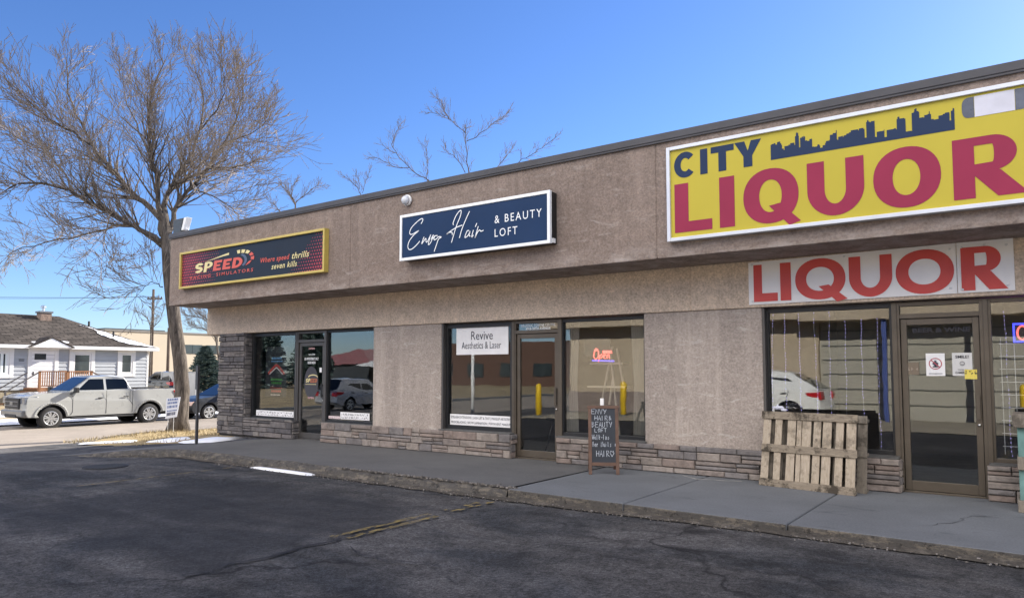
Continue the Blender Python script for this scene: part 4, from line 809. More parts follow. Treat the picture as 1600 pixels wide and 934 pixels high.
CH = {'E': [[(.7, 0), (0, 0), (0, 1), (.7, 1)], [(0, .5), (.55, .52)]], 'N': [[(0, 0), (0, 1), (.7, 0), (.7, 1)]], 'V': [[(0, 1), (.35, 0), (.7, 1)]], 'Y': [[(0, 1), (.35, .5)], [(.75, 1), (.3, 0)]], 'H': [[(0, 0), (0, 1)], [(.65, 0), (.65, 1)], [(0, .5), (.65, .5)]], 'A': [[(0, 0), (.35, 1), (.7, 0)], [(.15, .4), (.55, .4)]], 'I': [[(.1, 0), (.1, 1)]], 'R': [[(0, 0), (0, 1), (.5, .95), (.55, .65), (.05, .5), (.65, 0)]], '&': [[(.75, 0), (.15, .75), (.35, 1), (.5, .8), (.1, .35), (.25, 0), (.7, .4)]], 'B': [[(0, 0), (0, 1), (.5, .85), (.1, .55), (.6, .3), (0, 0)]], 'U': [[(0, 1), (.05, .15), (.35, 0), (.6, .2), (.65, 1)]], 'T': [[(.35, 0), (.35, 1)], [(0, 1), (.75, 1)]], 'L': [[(0, 1), (0, 0), (.6, 0)]], 'O': [[(.35, 1), (.05, .6), (.2, .05), (.6, .2), (.6, .8), (.35, 1)]], 'F': [[(0, 0), (0, 1), (.65, 1)], [(0, .5), (.5, .5)]], 'W': [[(0, 1), (.2, 0), (.4, .7), (.6, 0), (.8, 1)]], 'a': [[(.5, .6), (.15, .55), (.1, .1), (.45, .1), (.5, .6), (.55, 0)]], 'l': [[(.1, 1), (.1, 0)]], 'k': [[(.05, 1), (.05, 0)], [(.5, .6), (.05, .3), (.5, 0)]], '-': [[(.1, .4), (.5, .4)]], 'n': [[(.05, 0), (.05, .6), (.4, .55), (.45, 0)]], 's': [[(.45, .6), (.1, .5), (.4, .2), (.05, 0)]], 'f': [[(.5, 1), (.25, .9), (.25, 0)], [(.05, .55), (.45, .55)]], 'o': [[(.3, .6), (.05, .3), (.3, 0), (.5, .3), (.3, .6)]], 'r': [[(.05, 0), (.05, .6)], [(.05, .4), (.4, .6)]], 'i': [[(.1, 0), (.1, .55)], [(.1, .8), (.12, .85)]], '+': [[(.1, .4), (.6, .4)], [(.35, .15), (.35, .65)]], '*': [[(.5, 0), (0, .6), (.2, .95), (.5, .7), (.8, .95), (1, .6), (.5, 0)]]}
mb = MB(); k = 0; random.seed(3)
for body, xs, zs_, h, cw in (('ENVY', .07, .90, .075, .068), ('HAIR&', .125, .805, .070, .060), ('BEAUTY', .075, .70, .080, .060), ('LOFT', .12, .625, .058, .055), ('Walk-Ins', .07, .515, .075, .040), ('for Nails +', .075, .41, .075, .0385), ('HAIR*', .145, .265, .090, .060)):
    x = xs
    for ch in body:
        if ch != ' ':
            for st_ in CH[ch]:
                mb.ribbon([(x+px*cw*1.12+random.gauss(0, .0016), zs_+pz*h+random.gauss(0, .0022)+.05*(x-xs)*0) for px, pz in st_], .0085, lambda a, b, kk=k: bp((.055+(a-.07)*.86)*Wd/.46, b, .006+.0002*(kk % 5)), smooth=False); k += 1
        x += cw
obj('chalk_lettering', mb, M('chalk', (.46, .50, .57), .95, .3, 40), pnl, recalc=False)
for x in (.005, Wd-.055):     # rear legs, hinged at the top
    a = bp(x+.025, .97, -.02); b = Vector((a.x, a.y, 0))+back*.42; mb = MB(); mb.bar(a, b, .045, .022); obj('rear_leg', mb, WOODB, t, bevel=.003)
mb = MB(); c = bp(Wd*.47, 1.03, 0); mb.box(c.x-.03, c.x+.03, c.y-.012, c.y+.012, c.z, c.z+.105); b_ = tag(obj('clip_holder', mb, WHITE, bevel=.006), 'small white plastic box on top of the chalkboard frame', 'holder')
# pallets leaning on the wall
PW = m_wood('pallet_wood', (.38, .315, .24), (.56, .48, .385), (9, 9, 1.2), .5); PWG = m_wood('grey_pallet_wood', (.20, .175, .15), (.30, .265, .22), (9, 9, 1.2), .6)
PWH = m_wood('pallet_stringer', (.20, .165, .13), (.37, .315, .245), (1.2, 9, 9), .9)
def pallet(label, p0, p1, top_in, mat, seed, L_=1.0, thick=.115):
    t = thing('pallet', label, 'pallet', (p0+p1)/2, group='wooden pallets leaning on the liquor window')
    ex = (p1-p0).normalized(); bk = Vector((-ex.y, ex.x, 0)); ln = (Vector((0, 0, 1))*math.sqrt(max(.01, L_*L_-top_in**2))+bk*top_in).normalized(); nr = ex.cross(ln).normalized(); Wd_ = (p1-p0).length
    random.seed(seed)
    def pb(mb, x0, x1, z0, z1, d0, d1, m=0, sk=0):
        V = []
        for x in (x0, x1):
            for d in (d0, d1):
                for z in (z0, z1): V.append(p0+ex*(x+sk*(z-z0))+ln*z-nr*d)
        mb.add(V, [(0,1,3,2), (4,6,7,5), (0,4,5,1), (2,3,7,6), (0,2,6,4), (1,5,7,3)], m)
    # three boards across the front, stringers behind them, deck boards behind
    for z in (0.0, .46*L_, L_-.10):
        mb = MB(); pb(mb, random.uniform(-.012, .012), Wd_+random.uniform(-.012, .012), z, z+.095+random.uniform(-.006, .008), 0, .018); obj('cross_board', mb, PWH if mat is PW else PWG, t, bevel=.004)
        mb = MB(); pb(mb, 0.01, Wd_-.01, z+.02, z+.06, .0185, .018+.075); obj('stringer', mb, PWH if mat is PW else PWG, t, bevel=.004)
    xs = [(.005, .095), (.15, .085), (.285, .10), (.387, .055), (.445, .105), (.552, .085), (.655, .10), (.79, .085), (.90, .105)]
    for f_, w in xs:
        f_ += random.uniform(-.006, .006); mb = MB(); pb(mb, f_*Wd_, min(Wd_, f_*Wd_+w*1.12), .012, L_-.012, .0185, .038, sk=random.uniform(-.008, .008)); obj('deck_board', mb, mat, t, bevel=.003)
    for f_ in (.03, .14, .27, .37, .5, .61, .73, .86):
        mb = MB(); pb(mb, f_*Wd_+.02, f_*Wd_+.1, .012, L_-.012, .0945, .112); obj('back_board', mb, PWG, t, bevel=.003)
    return t
p0, p1 = at(1185, 757, z=0), at(1336, 775, z=0)
pallet('front pale weathered wooden pallet leaning on the shop wall in the liquor window corner', p0, p1, .17, PW, 5, 1.0)
q = Vector((.03, .15, 0)); pallet('second grey pallet standing mostly hidden right behind the pale pallet', p0+Vector((.06, .235, 0)), p1+Vector((.09, .26, 0)), .12, PWG, 9, .975)
mb = MB(); random.seed(2); c = at(1217, 640, y=10.2)
for k in range(7): mb.obox(Matrix.Translation(c+Vector((random.gauss(0, .03), random.gauss(0, .015), random.uniform(0, .05))))@Matrix.Rotation(random.random()*3, 4, (1, .3, .7)), .035, .02, .012)
tag(obj('crumpled_paper', mb, M('crumpled_white', (.6, .62, .72), .7, .15, 12), bevel=.004), 'crumpled scrap of white and blue paper lying on top of the front pallet', 'scrap paper')
# teal painted crate post at the right edge
TEAL = M('worn_teal_paint', (.12, .23, .22), .7, .5, 4, .3, 30)
t = thing('planter_crate', 'tall weathered teal planter crate with grey boards at the right edge', 'crate', (.1, 9.85, 0))
x0 = -.25; mb = MB(); mb.box(x0+.03, x0+.60, 9.80, 10.2, .10, 1.0); obj('panel', mb, TEAL, t, bevel=.006)
for z0, z1, e in ((0, .13, .01), (.46, .60, .0), (.92, 1.07, .03)):
    mb = MB(); mb.box(x0+.02-e, x0+.63, 9.76-e, 10.22, z0, z1); obj('board', mb, PWG, t, bevel=.006)
# sign post at the corner, drain cover
t = thing('sign_post', 'thin dark metal post standing at the shop corner before the grass', 'post', (-16.45, 9.7, 0))
b0 = at(307, 686, y=9.9); mb = MB(); mb.box(b0.x-.028, b0.x+.028, 9.87, 9.93, -.3, at(307, 572, y=9.9).z); obj('post', mb, M('post_metal', (.05, .05, .055), .6, .2, 6), t, bevel=.006)
mb = MB(); mb.box(b0.x-.05, b0.x+.05, 9.855, 9.869, at(307, 608, y=9.9).z, at(307, 571, y=9.9).z); obj('plate', mb, M('plate_back', (.06, .062, .07), .5, .2, 6), t, bevel=.004)
c = at(165, 729, z=-.14); t = thing('drain_cover', 'round dark iron drain cover set in the parking lot', 'drain cover', (c.x, c.y, gz(c.x)))
mb = MB(); mb.lathe([(.001, .012), (.32, .012), (.36, .014), (.36, -.05)], (c.x, c.y, gz(c.x)+.0), 'z', 32); obj('ring', mb, M('cast_iron', (.022, .022, .024), .7, .3, 9), t)
mb = MB()
for k in range(-4, 5): 
    w = math.sqrt(max(0, .31**2-(k*.07)**2)); mb.box(c.x-w, c.x+w, c.y+k*.07-.012, c.y+k*.07+.012, gz(c.x)+.010, gz(c.x)+.018)
obj('grate', mb, M('cast_iron_bar', (.03, .03, .03), .6, .3, 9), t)
# ================================================================== VEHICLES
CARGL = m_glass('car_glass', (.12, .13, .14), .03, .0); CHROME = M('chrome', (.7, .7, .7), .15, 0, metal=1)
RIMB = M('rim_black', (.006, .006, .007), .6, .1, 6); RIMS = M('rim_silver', (.60, .61, .62), .3, .05, 6, metal=.7)
LAMP = M('headlight', (.16, .18, .22), .12, .3, 14, coat=1); TAIL = M('tail_red', (.50, .015, .02), .2, .2, 12, coat=1); AMBER = M('amber_lens', (.55, .16, .03), .25, .1, 9)
def paint(n, c, r=.3): return M(n, c, r, .04, 1.5, coat=.8)
def wheel(parent, x, side, yw, r, w, spokes, rimr, sil=True):
    yo = side*yw; t = MB(); s = side
    t.lathe([(rimr, 0), (r*.88, .012), (r*.97, -.02), (r, -.06), (r, -w+.05), (r*.95, -w), (rimr, -w)], (0, 0, 0), 'y', 36)
    t.v = [(a+x, yo+b*s, c+r) for a, b, c in t.v]
    wh = obj('wheel', MB().lathe([(.03, -.04), (rimr*.98, -.05), (rimr*.98, -w)], (0, 0, 0), 'y', 30) if False else _disc(rimr*.99, x, yo, r, s, w), RIMB, parent, local=True, smooth=False)
    obj('tyre', t, RUBBER, wh, local=True, smooth=True)
    m = MB()
    for k in range(spokes):
        a = 2*math.pi*k/spokes+.26; d = Vector((math.cos(a), 0, math.sin(a))); n_ = Vector((-d.z, 0, d.x)); c0 = Vector((x, yo-.012*s, r))
        for sg in ((-1, 1) if spokes <= 6 else (0,)):
            p = c0+d*rimr*.12+n_*sg*.010; q = c0+d*rimr*.95+n_*sg*rimr*.17; m.bar(p, q, .03, rimr*.17 if sg else rimr*.3, 0, Vector((-d.z, 0, d.x)))
    m2 = MB().lathe([(rimr*.88, .0), (rimr*.93, .012), (rimr*1.0, .008), (rimr, -.03)], (0, 0, 0), 'y', 36); m.add([(a+x, yo+b*s, c+r) for a, b, c in m2.v], m2.f[:-2])
    m3 = MB().lathe([(.001, .006), (rimr*.18, .004), (rimr*.2, -.02)], (0, 0, 0), 'y', 16); m.add([(a+x, yo+b*s, c+r) for a, b, c in m3.v], m3.f)
    obj('rim', m, RIMS, wh, local=True)
def _disc(rr, x, yo, r, s, w):
    m = MB().lathe([(.001, -.085), (rr, -.08), (rr, -w)], (0, 0, 0), 'y', 30); m.v = [(a+x, yo+b*s, c+r) for a, b, c in m.v]; return m
def vehicle(name, label, cat, loc, rz, P, group=None):
    """local axes: +x forward, +y left, z up; x = 0 at the front axle"""
    t = thing(name, label, cat, loc, rz, group); wb, wr, hw = P['wb'], P['wr'], P['hw']; ar = wr*1.22
    low = []                                       # lower body outline with wheel arches cut in
    low += P['front']; low += P['top']; low += P['rear']
    zs_ = P['sill']
    def arch(cx):
        a0 = math.degrees(math.asin(max(-1, min(1, (zs_-wr)/ar)))); return [(cx+ar*math.cos(R(a))*-1, wr+ar*math.sin(R(a))) for a in [a0+(180-2*a0)*i/14 for i in range(15)]]
    low += arch(-wb)+arch(0)
    # outline runs front-bottom -> up -> over the top -> rear -> back along the sill through both arches
    prof = [(-hw, .05), (-hw+.0, 0), (hw, 0), (hw, .05)]
    mb = MB(); n = len(low); slices = [(-hw+.03, .012), (-hw, .0), (-hw*.5, 0), (0, 0), (hw*.5, 0), (hw, .0), (hw-.03, .012)]
    slices = [(-hw, 0), (-hw*.8, 0), (0, 0), (hw*.8, 0), (hw, 0)]
    for y, e in slices:
        for x, z in low:
            k = abs(y)/hw; xx = x-(.10*(k**4) if x > .5 else 0)*(1 if z > .3 else .5)+(.07*(k**4) if x < -wb-.5 else 0)
            yy = y*(1-.10*max(0, (z-P['belt']+.28)/.5)**1.5 if z > P['belt']-.28 else 1)*(1-.03*max(0, (.75-z)))
            mb.v.append((xx, yy, z))
    for j in range(len(slices)-1):
        for i in range(n):
            q = (j*n+i, j*n+(i+1) % n, (j+1)*n+(i+1) % n, (j+1)*n+i); mb.f.append(q); cx = (low[i][0]+low[(i+1) % n][0])/2; cz = (low[i][1]+low[(i+1) % n][1])/2
            dark = (math.hypot(cx, cz-wr) < ar+.02 or math.hypot(cx+wb, cz-wr) < ar+.02 or (cz < zs_+.03)) ; mb.m.append(1 if dark else 0)
    tri = tessellate_polygon([[Vector((p[0], p[1], 0)) for p in low]]); mb.f += [tuple(t_) for t_ in tri]+[tuple((len(slices)-1)*n+i for i in t_)[::-1] for t_ in tri]; mb.m += [0]*(2*len(tri))
    bmat = P['paint']; body = obj('body', mb, [bmat, BLACK], t, local=True, bevel=.03, seg=3)
    # greenhouse
    g = P['cab']; (xa, za), (xb, zb_), (xc, zc), (xd, zd) = g; yb, yt = P['yb'], P['yt']      # wind-screen foot, roof front, roof rear, rear foot
    V = []; ring = [(xa, za, yb), (xb, zb_-.03, yt), ((xb+xc)/2, max(zb_, zc)+.015, yt), (xc, zc-.03, yt), (xd, zd, yb)]
    mb = MB()
    for sgn in (-1, -.6, 0, .6, 1):
        for x, z, y in ring: mb.v.append((x, y*sgn, z+(.03 if z > za+.3 and abs(sgn) < .9 else 0)))
    m_ = len(ring); mb.f += [(j*m_+i, j*m_+(i+1) % m_, (j+1)*m_+(i+1) % m_, (j+1)*m_+i) for j in range(4) for i in range(m_)]; mb.f += [tuple(range(m_)), tuple(4*m_+i for i in range(m_))[::-1]]; mb.m = [0]*len(mb.f)
    cab = obj('cab', mb, bmat, t, local=True, bevel=.04, seg=3)
    def side(x, z, s, out=.008):
        k = (z-za)/(max(zb_, zc)-.03-za); return (x, s*(yb+(yt-yb)*k+out), z)
    for pts in P['windows']:
        for s in (-1, 1):
            mb = MB(); mb.add([side(x, z, s) for x, z in pts]+[side(x, z, s, -.02) for x, z in pts], [tuple(range(len(pts)))]+[(i, (i+1) % len(pts), len(pts)+(i+1) % len(pts), len(pts)+i) for i in range(len(pts))])
            obj('side_window', mb, P['glass'], t, local=True)
    for nm, (x0, z0), (x1, z1) in (('windscreen', (xa, za), (xb, zb_-.03)), ('rear_window', (xd, zd), (xc, zc-.03))):
        sg = 1 if nm == 'windscreen' else -1; mb = MB(); a0, a1 = .06, .93; P_ = []
        for k, yk in ((a0, yb), (a1, yt)):
            x = x0+(x1-x0)*k; z = z0+(z1-z0)*k; w = yb+(yt-yb)*k-.08; P_.append((x, z, w))
        mb.quad((P_[0][0]+.012*sg, -P_[0][2], P_[0][1]+.01), (P_[0][0]+.012*sg, P_[0][2], P_[0][1]+.01), (P_[1][0]+.012*sg, P_[1][2], P_[1][1]+.03), (P_[1][0]+.012*sg, -P_[1][2], P_[1][1]+.03)); obj(nm, mb, P['glass'], t, local=True)
    for x in (0, -wb):
        for s in (1, -1): wheel(t, x, s, hw-.025, wr, P.get('tw', .25), P['spokes'], P['rimr'])
    # door seams, handles, mirrors
    for pts in P['seams']:
        for s in (-1, 1):
            mb = MB()
            for a, b in zip(pts, pts[1:]): mb.bar((a[0], s*(hw+.001), a[1]), (b[0], s*(hw+.001), b[1]), .006, .014, 0, (1, 0, 0))
            obj('door_seam', mb, BLACK, body, local=True)
    for x, z in P['handles']:
        for s in (-1, 1):
            mb = MB(); mb.box(x-.10, x+.10, s*(hw+.015)-.015, s*(hw+.015)+.015, z-.016, z+.016); obj('door_handle', mb, P.get('hmat', BLACK), t, local=True, bevel=.008)
    x, z = P['mirror']
    for s in (-1, 1):
        mb = MB(); mb.box(x-.07, x+.07, s*(hw+.02) if s > 0 else s*(hw+.24), s*(hw+.24) if s > 0 else s*(hw+.02), z-.10, z+.10); mb.box(x-.03, x+.04, min(s*(hw-.08), s*(hw+.03)), max(s*(hw-.08), s*(hw+.03)), z-.09, z-.04); obj('mirror', mb, P.get('mmat', BLACK), t, local=True, bevel=.03)
    for nm, pts, m, y0, y1, xo in P['lamps']:
        for s in (-1, 1):
            mb = MB(); a, b = sorted((s*y0, s*y1)); mb.prism(pts, 'y', a, b); obj(nm, mb, m, t, local=True, bevel=.012)
    return t, body
# --- pale grey crew cab pickup
TRK = paint('truck_pale_grey', (.345, .35, .335)); TGREY = M('truck_bumper_grey', (.15, .155, .16), .35, .06, 3, coat=.4)
TP = dict(wb=3.68, wr=.42, hw=1.0, belt=1.36, sill=.47, paint=TRK, glass=CARGL, yb=.90, yt=.74, spokes=6, rimr=.262, tw=.28,
  front=[(.60, .47), (.86, .48), (.93, .60), (.94, .80), (.92, 1.12), (.86, 1.25), (.70, 1.31)], top=[(.2, 1.35), (-.62, 1.38), (-.90, 1.42), (-2.98, 1.42), (-2.99, 1.40), (-4.86, 1.45)], rear=[(-4.93, 1.42), (-4.92, .80), (-5.0, .76), (-5.0, .55), (-4.3, .50)],
  cab=[(-.62, 1.38), (-1.42, 1.96), (-2.74, 1.96), (-3.0, 1.41)],
  windows=[[(-.93, 1.44), (-1.36, 1.84), (-1.42, 1.86), (-1.90, 1.86), (-1.90, 1.44)], [(-2.0, 1.44), (-2.0, 1.86), (-2.72, 1.85), (-2.80, 1.74), (-2.82, 1.46)]],
  seams=[[(-.72, 1.38), (-.72, .62), (-.66, .52)], [(-1.95, 1.40), (-1.95, .52)], [(-2.97, 1.42), (-2.97, .52)], [(-2.86, 1.40), (-2.86, 1.0), (-3.0, .8)], [(-.66, .53), (-3.0, .53)]],
  handles=[(-1.73, 1.13), (-2.70, 1.16)], mirror=(-.78, 1.45),
  lamps=[('headlight', [(.90, .98), (.90, 1.22), (.46, 1.24), (.44, 1.14), (.60, .97)], LAMP, .60, .985, 0), ('tail_light', [(-4.935, 1.02), (-4.935, 1.36), (-4.70, 1.36), (-4.76, 1.16), (-4.86, 1.0)], TAIL, .84, .99, 0)])
trk, tb = vehicle('pickup_truck', 'pale grey crew cab pickup truck parked on the street before the grey house', 'pickup truck', (-30.75, 11.95, -.66), R(-90), TP)
mb = MB(); mb.box(.86, .96, -.62, .62, .78, 1.18); obj('grille', mb, BLACK, trk, local=True, bevel=.03)
mb = MB()
for z in (.90, 1.05): mb.box(.955, .972, -.56, .56, z-.012, z+.012)
mb.box(.955, .975, -.13, .13, .93, 1.04); obj('grille_bar', mb, TGREY, trk, local=True, bevel=.006)
mb = MB(); mb.box(.70, .985, -.95, .95, .50, .74); obj('front_bumper', mb, TGREY, trk, local=True, bevel=.05, seg=3)
mb = MB(); mb.box(.80, 1.0, -.52, .52, .46, .60); obj('air_dam', mb, BLACK, trk, local=True, bevel=.03)
mb = MB(); mb.box(-3.0, -.66, .93, 1.06, .36, .43); obj('running_board', mb, BLACK, trk, local=True, bevel=.02)
for a, b in ((.84, .95), (-.95, -.84)): mb = MB(); mb.box(-4.86, -3.02, a, b, 1.44, 1.475); obj('bed_rail_cap', mb, BLACK, trk, local=True, bevel=.012)
mb = MB(); mb.prism([(-.60, 1.30), (-.74, 1.20), (-.86, 1.38), (-.80, 1.46)], 'y', .96, 1.008); obj('cowl_trim', mb, M('trim_grey', (.10, .11, .12), .5, .1, 6), trk, local=True)
for x in (0, -3.68):          # flared arch lips
    mb = MB(); pts = arc(x, .42, .57, .57, 8, 172, 18); 
    for a, b in zip(pts, pts[1:]): mb.bar((a[0], .995, a[1]), (b[0], .995, b[1]), .05, .06, 0, (0, 1, 0))
    obj('arch_flare', mb, TRK, trk, local=True, bevel=.01, smooth=True)
mb = MB(); mb.box(-4.6, -.2, -.7, .7, .36, .5); obj('underbody', mb, BLACK, trk, local=True)
# --- dark hatch behind the pickup and other vehicles
def suv(paint_, **k):
    d = dict(wb=2.72, wr=.345, hw=.92, belt=1.02, sill=.36, paint=paint_, glass=CARGL, yb=.82, yt=.62, spokes=5, rimr=.245, tw=.22,
      front=[(.50, .33), (.80, .32), (.90, .45), (.90, .70), (.82, .82)], top=[(.45, .96), (-.45, 1.06), (-2.0, 1.10), (-3.3, 1.10)], rear=[(-3.62, 1.08), (-3.66, .85), (-3.70, .50), (-3.5, .36), (-3.2, .35)],
      cab=[(-.35, 1.03), (-1.30, 1.58), (-2.75, 1.58), (-3.45, 1.08)],
      windows=[[(-.80, 1.11), (-1.30, 1.45), (-1.82, 1.48), (-1.82, 1.12)], [(-1.90, 1.12), (-1.90, 1.48), (-2.62, 1.46), (-2.95, 1.28), (-3.0, 1.16)]],
      seams=[[(-.62, 1.04), (-.62, .55), (-.55, .42)], [(-1.86, 1.08), (-1.86, .42)], [(-2.72, 1.08), (-2.60, .75), (-2.40, .6)], [(-.55, .42), (-2.35, .42)]], handles=[(-1.62, .95), (-2.55, .98)], mirror=(-.72, 1.12),
      lamps=[('headlight', [(.86, .66), (.80, .82), (.30, .90), (.34, .80), (.70, .64)], LAMP, .50, .90, 0), ('tail_light', [(-3.68, .82), (-3.64, 1.05), (-3.20, 1.02), (-3.24, .92), (-3.5, .82)], TAIL, .55, .905, 0)])
    d.update(k); return d
v1, b1 = vehicle('parked_car', 'dark blue grey hatchback parked at the kerb behind the pickup truck', 'car', (-30.75, 18.35, -.66), R(-90), suv(M('car_dark_blue', (.016, .019, .025), .35, .05, 2, coat=.25), lamps=[('headlight', [(.86, .66), (.80, .82), (.30, .90), (.34, .80), (.70, .64)], M('headlight_amber', (.55, .38, .32), .15, .2, 9, coat=1), .50, .90, 0), ('tail_light', [(-3.68, .82), (-3.64, 1.05), (-3.20, 1.02), (-3.24, .92), (-3.5, .82)], TAIL, .55, .905, 0)], spokes=5))
mb = MB(); mb.box(.84, .93, -.55, .55, .40, .66); obj('grille', mb, BLACK, v1, local=True, bevel=.03)
v2, b2 = vehicle('parked_car', 'black sport utility vehicle parked in the driveway past the corner of the grey house', 'car', (-48.3, 25.6, -.25), R(180), suv(paint('car_black', (.012, .013, .016), .2), cab=[(-.35, 1.03), (-1.2, 1.68), (-3.0, 1.68), (-3.5, 1.1)]))
v3, b3 = vehicle('parked_car', 'black sport utility vehicle standing beyond the dark blue hatchback by the spruce', 'car', (-42.6, 29.3, -.25), R(-110), suv(paint('car_ink', (.014, .016, .022), .25), cab=[(-.35, 1.03), (-1.2, 1.68), (-3.0, 1.68), (-3.5, 1.1)]))
# ================================================================== HOUSE ACROSS THE STREET
HX = -43.4
SIDING = M('grey_siding', (.33, .35, .375), .6, .06, 1.5); TRIM = M('house_white', (.62, .62, .62), .5, .04, 3); ROOF = m_shingle('shingles', (.062, .053, .047))
FOUND = m_concrete('foundation', (.36, .31, .22)); DECK = m_wood('deck_wood', (.24, .115, .06), (.33, .17, .09), (9, 9, 1.2), .2)
hs = thing('house', 'grey sided bungalow with white trim, hip roof and snow patch across the street', 'house', (HX-5, 15, -.2))
HY0, HY1, EZ, SZ = 0.5, 22.62, 2.72, .50
mb = MB(); k = 0; z = SZ
while z < EZ-.01:       # lapped boards
    z1 = min(EZ, z+.205); mb.prism([(HX-.2, z), (HX+.034, z), (HX+.002, z1), (HX-.2, z1)], 'y', HY0, HY1); mb.v = mb.v; z = z1
mb.box(HX-9.5, HX-.21, HY0, HY1-.004, SZ, EZ); 
obj('wall', mb, SIDING, hs)
mb = MB(); mb.box(HX+.0, HX+.03, HY1-.1, HY1+.01, SZ, EZ); mb.box(HX-.1, HX, HY1-.0, HY1+.012, SZ, EZ); obj('corner_trim', mb, TRIM, hs)
mb = MB(); mb.box(HX-9.4, HX-.03, HY0+.03, HY1-.03, -.6, SZ); obj('foundation', mb, FOUND, hs)
OV = .42; ez = EZ+.02; rx0, rx1, ry0, ry1 = HX-9.6-OV, HX+OV, HY0-OV, HY1+OV; rxm = (rx0+rx1)/2; RZ = 4.80; ryr = 19.55; ryl = HY0+3
mb = MB(); V = [(rx1, ry0, ez+.1), (rx1, ry1, ez+.1), (rx0, ry1, ez+.1), (rx0, ry0, ez+.1), (rxm, ryl, RZ), (rxm, ryr, RZ)]
mb.add(V, [(0, 1, 5, 4), (1, 2, 5), (2, 3, 4, 5), (3, 0, 4), (0, 3, 2, 1)]); roof = obj('roof', mb, ROOF, hs)
mb = MB(); frame_box_pts = [(rx1-.02, rx1+.02, ry0, ry1), (rx0-.02, rx0+.02, ry0, ry1)]
for a, b, c, d in frame_box_pts: mb.box(a, b, c, d, ez-.06, ez+.125)
mb.box(rx0, rx1, ry1-.02, ry1+.02, ez-.06, ez+.123); mb.box(rx0+.03, rx1-.03, ry0+.03, ry1-.03, ez-.05, ez-.02); obj('gutter', mb, TRIM, hs, bevel=.01)
def rfz(x): return ez+.1+(rx1-x)/(rx1-rxm)*(RZ-ez-.1)
mb = MB(); sp = [(HX-3.3, 20.05), (HX-2.5, 20.6), (HX-1.6, 20.55), (HX-.9, 21.0), (HX-.2, 21.4), (HX+.3, 22.5), (HX+.33, 22.95), (HX-.4, 22.2), (HX-1.5, 21.33), (HX-2.8, 20.4)]
random.seed(6); pts = []
for i in range(len(sp)):
    a, b = sp[i], sp[(i+1) % len(sp)]
    for q in range(6): x, y = a[0]+(b[0]-a[0])*q/6, a[1]+(b[1]-a[1])*q/6; pts.append((x+random.gauss(0, .05)*(q > 0), y+random.gauss(0, .05)*(q > 0)))
pts = [(x, min(y, ry1-(rx1-x)*(ry1-ryr)/(rx1-rxm)-.02)) for x, y in pts]
mb.flat([pts], lambda x, y: (x, y, rfz(x)+.05)); o = obj('roof_snow', mb, SNOW, roof)
for a, b in ((16.6, HX+.1), (17.6, HX-.25), (17.9, HX-.1)):
    mb = MB(); mb.flat([[(b-.12+random.gauss(0, .03), a-.3), (b+.08, a-.15), (b+.1, a+.25), (b-.1, a+.35), (b-.2, a)]], lambda x, y: (x, y, rfz(x)+.04)); obj('roof_snow', mb, SNOW, roof)
mb = MB(); mb.box(-47.85, -47.25, 18.2, 18.78, 4.2, 4.98); ch = obj('chimney', mb, m_stone('chimney_brick', [(.26, .19, .15), (.22, .16, .13)]), roof)
mb = MB(); mb.box(-47.9, -47.2, 18.14, 18.84, 4.9, 5.0); obj('cap', mb, CONC, ch)
mb = MB(); mb.lathe([(.09, 5.0), (.09, 5.22), (.16, 5.22), (.16, 5.30), (.05, 5.36)], (-47.55, 18.42, 0), 'z', 12); obj('flue', mb, M('galvanised', (.6, .62, .66), .3, .1, 5, metal=.8), ch)
for x, y in ((HX-1.3, 21.15), (HX-3.0, 20.5)):
    mb = MB(); mb.lathe([(.06, rfz(x)-.05), (.06, rfz(x)+.36)], (x, y, 0), 'z', 10); obj('vent_pipe', mb, BLACK, roof)
def hwin(ya, yb_, z0, z1, fw, split=None):
    mb = MB()
    for a, b, c, d in ((ya, ya+fw, z0, z1), (yb_-fw, yb_, z0, z1), (ya+fw, yb_-fw, z0, z0+fw), (ya+fw, yb_-fw, z1-fw, z1)): mb.box(HX+.0, HX+.06, a, b, c, d)
    w = obj('window', mb, TRIM, hs, bevel=.01); mb = MB(); q = fw+.10
    for a, b, c, d in ((ya+fw, ya+q, z0+fw, z1-fw), (yb_-q, yb_-fw, z0+fw, z1-fw), (ya+q, yb_-q, z0+fw, z0+q), (ya+q, yb_-q, z1-q, z1-fw)): mb.box(HX+.0, HX+.042, a, b, c, d)
    obj('sash', mb, TRIM, w, bevel=.006)
    mb = MB(); mb.box(HX+.022, HX+.034, ya+q, yb_-q, z0+q, z1-q); obj('pane', mb, HGL, w); return w
HGL = M('house_glass', (.035, .045, .05), .06, .3, .8, spec=.8)
hwin(20.81, 21.84, 1.16, EZ-.04, .17); hwin(18.2, 19.55, 1.02, EZ-.04, .2); w1 = hwin(12.6, 15.52, 1.12, EZ-.04, .2)
mb = MB()
for i in range(40): pass
V = []
for i in range(61): y = 12.95+2.3*i/60; V += [(HX+.036+.006*math.sin(i*1.1), y, 1.40), (HX+.036+.006*math.sin(i*1.1), y, 2.42)]
mb.add(V, [(2*i, 2*i+2, 2*i+3, 2*i+1) for i in range(60)]); obj('drape', mb, M('drape', (.62, .66, .66), .8, .05), w1, recalc=False)
mb = MB()
for a, b, c, d in ((16.17, 16.36, .62, EZ-.02), (17.46, 17.66, .62, EZ-.02), (16.36, 17.46, 2.56, EZ-.02)): mb.box(HX, HX+.06, a, b, c, d)
hd = obj('door', mb, TRIM, hs, bevel=.01)
mb = MB(); mb.box(HX, HX+.03, 16.36, 17.46, .62, 2.56); obj('leaf', mb, M('door_white', (.70, .70, .70), .45, .03), hd)
mb = MB(); mb.box(HX+.03, HX+.036, 16.48, 17.04, 2.10, 2.42); obj('pane', mb, HGL, hd)
